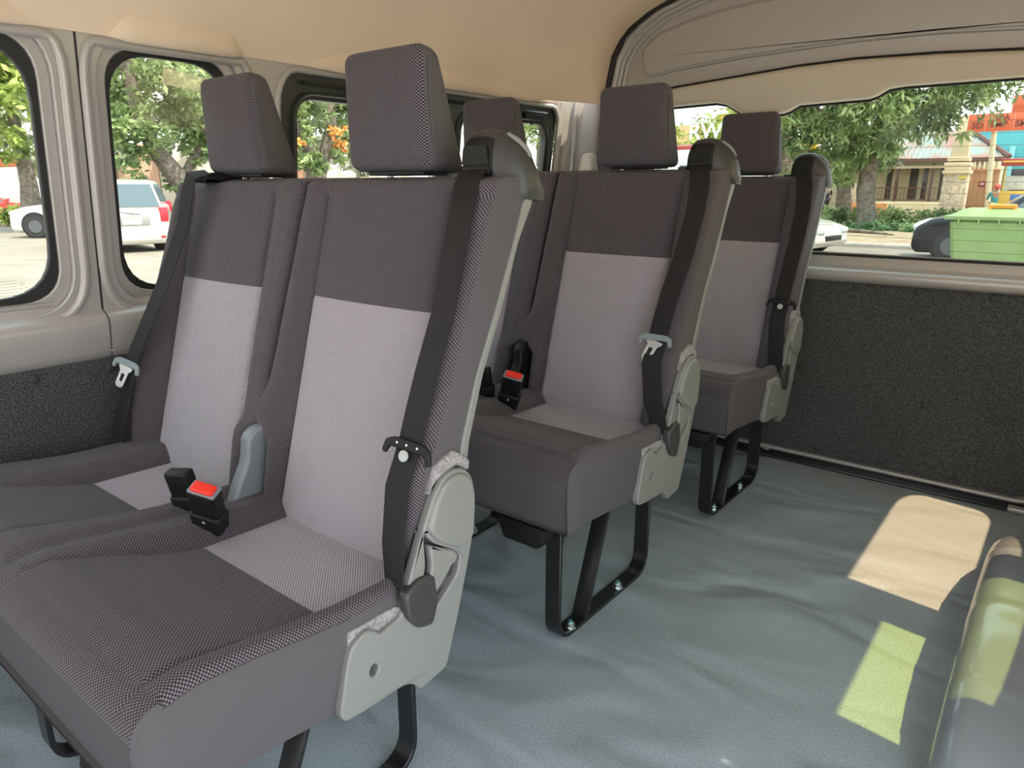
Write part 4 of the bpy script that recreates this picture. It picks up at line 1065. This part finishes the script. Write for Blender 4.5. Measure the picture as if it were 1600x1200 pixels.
# white van with a red strip on its roof
v_ = thing('delivery_van', 'white delivery van with a red roof strip, between the headrests', 'van', (-9.6, 22.5, GZ), 0)
box('van_body', (0, 0, 1.55), (3.6, 2.0, 2.5), mat('van_white', (.80, .79, .78), .3, coat=.3), v_, .18, None, 4)
box('roof_strip', (0, -.3, 2.86), (3.3, 1.2, .14), REDP, v_, .04)
for x in (-1.1, 1.1): cyl('wheel', (x, -.93, .36), .36, .2, TYRE, v_, 'Y', 24, .03)
box('van_window', (.4, -1.0, 2.0), (2.0, .03, .6), CGL, v_, .01)

# ---- green wheeled bin
BIN = mat('light_green_bin_plastic', (.22, .34, .12), .5, bump=(8, .1, .01), noise=(3, (.29, .40, .17), 5, .3, .7)); ORP = mat('orange_bin_grip', (.80, .28, .03), .4)
B = thing('wheeled_bin', 'large light green wheeled rubbish bin with an orange lid grip', 'bin', (-.40, 14.55, GZ), 0)
bm = bmesh.new(); w0, w1, d0, d1 = .76, .90, .42, .52
q0 = [(-w0, -d0, .10), (w0, -d0, .10), (w0, d0, .10), (-w0, d0, .10)]; q1 = [(-w1, -d1, 1.08), (w1, -d1, 1.08), (w1, d1, 1.08), (-w1, d1, 1.08)]
a_ = [bm.verts.new(p) for p in q0]; b_ = [bm.verts.new(p) for p in q1]
for k in range(4): bm.faces.new((a_[k], a_[(k+1) % 4], b_[(k+1) % 4], b_[k]))
bm.faces.new(a_[::-1]); bm.faces.new(b_); bmesh.ops.recalc_face_normals(bm, faces=bm.faces); bmesh.ops.bevel(bm, geom=bm.edges[:], offset=.05, segments=3, affect='EDGES')
link('bin_body', bm_mesh(bm), BIN, B)
rim_ = box('bin_rim', (0, 0, 1.11), (1.98, 1.14, .07), BIN, B, .02)
for k in range(6): box('rim_rib', (-.75+.3*k, -.545, 1.04), (.02, .05, .11), BIN, rim_, .005)
bm = bmesh.new(); add_box(bm, (0, 0, 1.20), (1.90, 1.10, .14), None, .045, 3, 0, (.74, .60)); link('bin_lid', bm_mesh(bm), BIN, B)
tube('lid_grip', [(-.36, -.30, 1.31), (.05, -.30, 1.31)], .042, ORP, B, 14)
for x in (-.34, .03): box('grip_mount', (x, -.29, 1.27), (.05, .10, .10), ORP, B, .01)
bm = bmesh.new()
for k, (x, z, a, l) in enumerate(((.40, .62, .9, .10), (.36, .55, 1.5, .08), (.39, .47, 2.3, .08), (.47, .44, .1, .07))): add_box(bm, (x, -.487+.1*(.62-z)*.5, z), (l, .012, .022), Matrix.Rotation(-a, 3, 'Y'))
link('white_scribble', bm_mesh(bm, False), mat('white_scrawl', (.85, .85, .83), .7), B)
for x in (-.62, .62): cyl('bin_wheel', (x, -.35, .09), .09, .05, TYRE, B, 'X', 16)

# ---- houses and gate
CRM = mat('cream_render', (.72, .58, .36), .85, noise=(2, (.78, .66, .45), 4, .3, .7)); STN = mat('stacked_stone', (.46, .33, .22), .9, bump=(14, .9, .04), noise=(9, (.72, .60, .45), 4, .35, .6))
TILE = mat('pale_roof_tiles', (.34, .19, .15), .7, noise=(.8, (.27, .35, .33), 2, .4, .62)); BRN = mat('brown_fascia', (.16, .07, .05), .7); WIN = mat('dark_house_window', (.05, .045, .04), .2); CUR = mat('beige_curtain', (.42, .34, .20), .8)
hs = thing('house', 'single-storey cream house with a wavy tiled roof behind the tree', 'house', (-8, 44.5, GZ), 0)
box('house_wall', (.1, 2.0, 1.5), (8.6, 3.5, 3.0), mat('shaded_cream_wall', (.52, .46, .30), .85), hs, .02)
bm = bmesh.new(); nx, nz = 90, 14; rows = []
for j in range(nz+1):
    t = j/nz; z = 3.02+1.55*t; y = -.9+3.0*t; row = []
    xl_, xr_ = -4.5+1.6*t, 4.9-2.4*t
    for i in range(nx+1): x = xl_+(xr_-xl_)*i/nx; row.append(bm.verts.new((x, y, z+.05*math.sin(x*2*math.pi/.26)+.03*((j % 2)))))
    rows.append(row)
for j in range(nz):
    for i in range(nx): bm.faces.new((rows[j][i], rows[j][i+1], rows[j+1][i+1], rows[j+1][i]))
r_ = bmesh.ops.extrude_face_region(bm, geom=bm.faces[:])
for v in [g for g in r_['geom'] if isinstance(g, bmesh.types.BMVert)]: v.co.z -= .08
bmesh.ops.recalc_face_normals(bm, faces=bm.faces); link('roof', bm_mesh(bm), TILE, hs)
box('fascia', (.2, -.9, 2.94), (9.5, .08, .22), BRN, hs, .01)
tube('hip_board', [(4.95, -.95, 3.06), (2.55, 2.15, 4.68)], .12, BRN, hs, 6)
for k, x in enumerate((-1.0, .3, 1.6, 2.6)):
    wfr = box('house_window', (x, .22, 1.75), (1.05, .10, 1.7), WIN, hs, .01)
    box('curtain', (x-.14*(k % 2), .15, 1.75), (.55, .04, 1.7), CUR, wfr, .01)
box('porch_beam', (.9, -.5, 2.62), (6.5, .2, .14), CRM, hs, .02)
for x in (-2.0, -.1, 1.6): box('porch_post', (x, -.5, 1.6), (.12, .12, 2.4), BRN, hs, .01)
gw = thing('garden_wall', 'low cream garden wall with railings in front of the house', 'wall', (-7.4, 41.5, GZ), 0)
box('wall_base', (0, 0, .42), (4.2, .22, .85), CRM, gw, .02)
box('rail_top', (0, 0, 1.55), (4.2, .05, .05), BRN, gw, .005); box('rail_bottom', (0, 0, .95), (4.2, .05, .05), BRN, gw, .005)
for k in range(28): box('railing_bar', (-2.05+.152*k, 0, 1.25), (.025, .025, .62), BRN, gw, 0)
pc = thing('gate_pillar', 'tall cream gate pillar with a stone-clad foot and stepped mouldings', 'pillar', (-4.72, 40, GZ), 0)
box('stone_foot', (0, 0, 1.1), (1.02, .8, 2.2), STN, pc, .02)
for z, w_ in ((2.28, 1.16), (2.44, 1.02), (2.62, 1.10), (2.86, .92)): box('moulding', (0, 0, z), (w_, w_*.85, .17), CRM, pc, .03)
bm = bmesh.new(); add_box(bm, (0, 0, 3.85), (.74, .6, 1.9), None, .02, 2, 0, (.72, .72)); link('pillar_shaft', bm_mesh(bm), CRM, pc)
box('house_number_sign', (.30, -.42, 2.02), (.32, .03, .12), mat('yellow_number_sign', (.75, .62, .08), .5), pc, .005)
pf = thing('stone_post', 'short stone-clad post at the left end of the garden wall', 'pillar', (-9.35, 40.8, GZ), 0)
box('post_shaft', (0, 0, .95), (1.0, .5, 1.9), STN, pf, .02); box('post_cap', (0, 0, 1.95), (1.15, .65, .14), CRM, pf, .02)
gt = thing('timber_gate', 'brown boarded gate with pale spikes between pillar and lamp post', 'gate', (-3.75, 41.6, GZ), 0)
WD = mat('gate_timber', (.38, .17, .07), .7, noise=(5, (.46, .24, .11), 5, .3, .7))
for k in range(6): box('gate_board', (-.55+.21*k, 0, 1.35), (.20, .06, 2.1), WD, gt, .01)
box('gate_rail', (-.02, -.05, .55), (1.26, .05, .14), BRN, gt, .01); box('gate_rail', (-.02, -.05, 2.38), (1.26, .05, .1), mat('gate_orange', (.62, .24, .10), .6), gt, .01)
for k in range(6): tube('gate_spike', [(-.5+.2*k, 0, 2.4), (-.5+.2*k, 0, 2.68), (-.5+.2*k, 0, 2.8)], [.03, .045, .005], CRM, gt, 6)
box('gate_notice', (-.05, -.06, 1.72), (.26, .02, .26), mat('dark_red_notice', (.20, .02, .04), .5), gt, .003)
box('notice_face', (-.05, -.075, 1.73), (.14, .01, .09), mat('pink_notice_text', (.8, .5, .5), .5), gt, 0)
lp = thing('sign_post', 'pale slanting post holding up the orange school sign', 'post', (-3.0, 38.3, GZ), 0)
tube('post_shaft', [(-.05, 0, 0), (-.22, 0, 2.0), (-.35, 0, 4.1)], .11, CRM, lp, 10)
# orange sign
ORS = mat('orange_red_sign', (.80, .16, .06), .5); LET = mat('dark_red_lettering', (.22, .05, .04), .5)
sg_ = thing('school_sign', 'orange-red roadside sign board with dark capital letters', 'sign', (-3.0, 38.0, 0), 0)
box('sign_board', (.35, 0, 3.62), (3.4, .12, .74), ORS, sg_, .01)
box('sign_top_board', (1.15, 0, 4.33), (1.9, .12, .72), ORS, sg_, .01)
for x in (-.68, .36, 1.15): box('panel_edge', (x, -.07, 3.62), (.02, .02, .72), mat('pale_orange_edge', (.9, .42, .25), .5), sg_, 0)
def text(body, loc, size, m, parent, name, ext=.01, rot=(math.pi/2, 0, 0)):
    cu = bpy.data.curves.new('txt', 'FONT'); cu.body = body; cu.size = size; cu.extrude = ext; cu.align_x = 'CENTER'; cu.align_y = 'CENTER'; cu.offset = size*.012
    o = bpy.data.objects.new('tmp', cu); COL.objects.link(o)
    dg = bpy.context.evaluated_depsgraph_get(); me = bpy.data.meshes.new_from_object(o.evaluated_get(dg)); bpy.data.objects.remove(o)
    me.materials.clear(); ob = link(name, me, m, parent); ob.location = loc; ob.rotation_euler = rot
    return ob
for bd, x, z in (('SD', -.97, 3.50), ('SMP', -.18, 3.53), ('SPA', -.10, 3.80), ('SMA', .75, 3.53), ('C', 1.42, 3.52)): text(bd, (x, -.08, z), .36, LET, sg_, 'sign_lettering')
# RW letters and yellow board
WL_ = mat('white_letter', (.85, .88, .85), .5)
rw = thing('letter_sign', 'white RW letters on a thin frame before the pale tree', 'sign', (-13.2, 30, GZ), 0)
text('RW', (0, 0, 3.90), .95, WL_, rw, 'letters', .02); tube('sign_frame', [(-.9, .05, 0), (-.9, .05, 3.42), (.9, .05, 3.42), (.9, .05, 0)], .03, WL_, rw)
yb = thing('yellow_board', 'small yellow advertising board beside the thick trunk', 'sign', (-9.2, 31.2, GZ), 0)
box('board', (0, 0, 3.05), (.86, .05, .55), mat('yellow_board_face', (.90, .60, .03), .5), yb, .005); box('board_stripe', (0, -.03, 2.92), (.5, .02, .16), WL_, yb, 0)
tube('board_pole', [(0, .04, 0), (0, .04, 2.8)], .03, BLK, yb)
# teal building behind, terracotta roofed house far left
bb = thing('teal_building', 'teal and green painted building behind the orange sign', 'building', (-3.0, 56, GZ), 0)
box('front_wall', (0, 0, 2.8), (6.5, 2, 5.6), mat('teal_wall', (.10, .45, .50), .7), bb, .02)
box('green_panel', (1.0, -1.05, 4.4), (2.6, .1, 1.5), mat('green_wall_panel', (.04, .36, .20), .6), bb, .01)
box('shop_opening', (.6, -1.05, 1.9), (3.6, .1, 1.5), WIN, bb, .01)
for x in (-2.0, -.9, 2.4): box('column', (x, -1.3, 2.0), (.28, .28, 4), mat('pale_teal', (.25, .55, .58), .6), bb, .02)
oh = thing('far_house', 'far house with a terracotta roof left of the pale tree', 'house', (-22, 50, GZ), 0)
box('house_wall', (0, 0, 2.0), (8, 3, 4.0), CRM, oh, .02)
bm = bmesh.new(); add_box(bm, (0, -.4, 4.9), (9, 4.4, 1.8), None, .02, 1, 0, (.35, .3)); link('roof', bm_mesh(bm), mat('terracotta_roof', (.62, .26, .13), .8), oh)
box('water_tank', (1.6, -1, 6.0), (1.0, .8, .8), ORP, oh, .2)
# wall, banner and stall across the road seen through the sliding window
fb = thing('roadside_stall', 'sun-bleached roadside stall with tan fence boards across the road', 'stall', (-33, 27.5, GZ), 0)
for k in range(9): box('fence_board', (0, -3.2+.8*k, 1.0), (.08, .72, 2.0+.25*(k % 3)), mat('tan_board', (.72, .58, .36), .8), fb, .01)
box('banner', (.1, -5.2, 1.4), (.05, .9, 1.0), mat('pale_banner', (.80, .76, .74), .6), fb, .005); box('awning', (.1, -4.2, 3.0), (1.2, 2.6, .12), mat('pink_awning', (.80, .38, .36), .7), fb, .01)
box('blue_pole', (.1, -6.2, 1.2), (.1, .12, 2.4), mat('blue_paint', (.12, .42, .60), .5), fb, .01)
uw = thing('white_minibus', 'white minibus across the road at the far end of the sliding window', 'van', (-22.5, 29.5, GZ), 0)
box('bus_body', (0, 0, 1.4), (1.8, 8.5, 2.4), WHT, uw, .2, None, 4); box('bus_stripe', (.92, 0, 1.5), (.03, 8.0, .10), mat('grey_stripe', (.4, .42, .42), .4), uw, .01)
for y in (-2.8, 2.8): cyl('wheel', (.85, y, .35), .35, .2, TYRE, uw, 'X', 20)
st_ = thing('shop_canopy', 'pale shop canopy and stalls far across the road in the nearest window', 'stall', (-48, 9, GZ), 0)
for k, (y, z, c_) in enumerate(((-3.5, 2.4, (.80, .78, .74)), (0, 2.6, (.85, .82, .78)), (3.6, 2.9, (.75, .28, .16)))): box('canopy', (0, y, z), (3, 3.2, .5), mat('canopy_cloth_%d' % k, c_, .8), st_, .1)
for y in (-5, -1.7, 1.8, 5.2): box('canopy_pole', (1.4, y, 1.2), (.1, .1, 2.4), CURB, st_, .01)
sc = thing('far_shopfronts', 'sun-bleached pink and cream shopfronts behind the leaning tree', 'building', (-52, 27, GZ), 0)
for k, (y, c_) in enumerate(((-6, (.72, .45, .34)), (0, (.80, .72, .62)), (6, (.70, .38, .26)), (12, (.78, .74, .70)))): box('shopfront', (0, y, 2.2), (3, 5.9, 4.4-.4*(k % 2)), mat('shop_wall_%d' % k, c_, .85), sc, .05)

# ---- vendor cart and people
ct = thing('vendor_cart', 'yellow and orange food cart with a red roof at the right edge', 'cart', (-1.35, 32, GZ), 0)
YEL = mat('cart_yellow', (.85, .52, .08), .5)
box('cart_base', (0, 0, .72), (1.5, .9, .5), ORS, ct, .02); box('cart_counter', (0, -.02, 1.22), (1.6, 1.0, .5), YEL, ct, .02)
box('painted_motif', (.1, -.53, 1.24), (1.1, .02, .2), mat('blue_red_motif', (.08, .2, .6), .5), ct, .01); box('painted_motif', (.45, -.54, 1.22), (.7, .02, .14), REDP, ct, .01)
for x in (-.74, .74): box('cart_upright', (x, -.4, 1.9), (.05, .05, .95), YEL, ct, .005)
box('glass_case', (0, 0, 1.75), (1.4, .8, .5), mat('goods', (.55, .55, .50), .6, noise=(7, (.8, .75, .6), 3, .4, .6)), ct, .02)
box('cart_roof', (0, 0, 2.48), (1.8, 1.2, .26), REDP, ct, .04); box('roof_stripe', (0, -.61, 2.50), (1.7, .02, .06), YEL, ct, 0)
for x in (-.5, .5): cyl('cart_wheel', (x, -.3, .26), .26, .06, TYRE, ct, 'Y', 20)
SKIN = mat('skin', (.42, .25, .17), .6)
def figure(label, x, y, H_, top, legs, hair, head_col=None, yaw=0, arm=0):
    root = thing('person', label, 'person', (x, y, GZ+.08), yaw)
    s = H_/1.7
    bm = bmesh.new()
    J = {'pel': (0, 0, .92, .15), 'ab': (0, 0, 1.08, .14), 'ch': (0, 0, 1.28, .17), 'nk': (0, 0, 1.44, .065), 'hd': (0, -.01, 1.58, .10), 'ht': (0, 0, 1.66, .08)}
    for sd_ in (-1, 1):
        J['hip%d' % sd_] = (sd_*.10, 0, .88, .10); J['kn%d' % sd_] = (sd_*.11, -.03*sd_, .48, .065); J['an%d' % sd_] = (sd_*.11, .03*sd_, .07, .045); J['to%d' % sd_] = (sd_*.12, .03*sd_-.16, .03, .035)
        J['sh%d' % sd_] = (sd_*.20, 0, 1.38, .065); J['el%d' % sd_] = (sd_*.26, -.03-arm*.12, 1.10, .045); J['wr%d' % sd_] = (sd_*.24, -.12-arm*.25, .88+arm*.25, .032); J['ha%d' % sd_] = (sd_*.23, -.17-arm*.28, .82+arm*.27, .04)
    names = list(J); idx = {n: i for i, n in enumerate(names)}
    E_ = [('pel', 'ab'), ('ab', 'ch'), ('ch', 'nk'), ('nk', 'hd'), ('hd', 'ht')]
    for sd_ in (-1, 1): E_ += [('pel', 'hip%d' % sd_), ('hip%d' % sd_, 'kn%d' % sd_), ('kn%d' % sd_, 'an%d' % sd_), ('an%d' % sd_, 'to%d' % sd_), ('ch', 'sh%d' % sd_), ('sh%d' % sd_, 'el%d' % sd_), ('el%d' % sd_, 'wr%d' % sd_), ('wr%d' % sd_, 'ha%d' % sd_)]
    def skin(name, es, m, k, parent):
        use = sorted({n for e in es for n in e}, key=lambda n: idx[n]); li = {n: i for i, n in enumerate(use)}
        me = bpy.data.meshes.new(name); me.from_pydata([tuple(c*s for c in J[n][:3]) for n in use], [(li[a], li[b]) for a, b in es], [])
        o = link(name, me, None, parent); md = o.modifiers.new('s', 'SKIN'); me.skin_vertices[0]
        for n in use:
            r = J[n][3]*s*k; me.skin_vertices[0].data[li[n]].radius = (r, r*.8); me.skin_vertices[0].data[li[n]].use_root = (n == use[0])
        sb = o.modifiers.new('b', 'SUBSURF'); sb.levels = 2; sb.render_levels = 2
        dg = bpy.context.evaluated_depsgraph_get(); m2 = bpy.data.meshes.new_from_object(o.evaluated_get(dg)); o.modifiers.clear(); o.data = m2
        m2.materials.clear(); m2.materials.append(m)
        for p_ in m2.polygons: p_.use_smooth = True
        return o
    skin('body', E_, SKIN, 1, root)
    skin('shirt', [e for e in E_ if e in (('pel', 'ab'), ('ab', 'ch'))] + [('ch', 'sh1'), ('ch', 'sh-1'), ('sh1', 'el1'), ('sh-1', 'el-1')], mat('shirt_cloth', top, .9), 1.18, root)
    skin('trousers', [('pel', 'hip1'), ('pel', 'hip-1'), ('hip1', 'kn1'), ('hip-1', 'kn-1'), ('kn1', 'an1'), ('kn-1', 'an-1')], mat('trouser_cloth', legs, .9), 1.2, root)
    bm = bmesh.new(); bmesh.ops.create_uvsphere(bm, u_segments=16, v_segments=10, radius=.118*s)
    for v in bm.verts:
        if v.co.y < -.05*s and v.co.z < .04*s: v.co.y = -.05*s
        v.co += Vector((0, .015, 1.61))*s
    link('headscarf' if head_col else 'hair', bm_mesh(bm), mat('head_cloth', head_col or hair, .8), root)
    return root
figure('person in a teal top and coral headscarf standing at the food cart', -2.42, 33.5, 1.62, (.05, .38, .42), (.30, .42, .36), (.03, .02, .02), (.80, .14, .13), A(200), 1)
figure('person in dark clothes walking behind the street tree', -9.9, 37.5, 1.68, (.03, .035, .05), (.04, .04, .055), (.03, .02, .02), None, A(30), 0)
pl_ = thing('planter_box', 'orange-brown low boxes behind the tree beside the walker', 'planter', (-8.4, 39.8, GZ), 0)
for x in (-.9, .3): box('box_side', (x, 0, .42), (1.05, .4, .7), mat('terracotta_box', (.66, .26, .09), .7), pl_, .02)
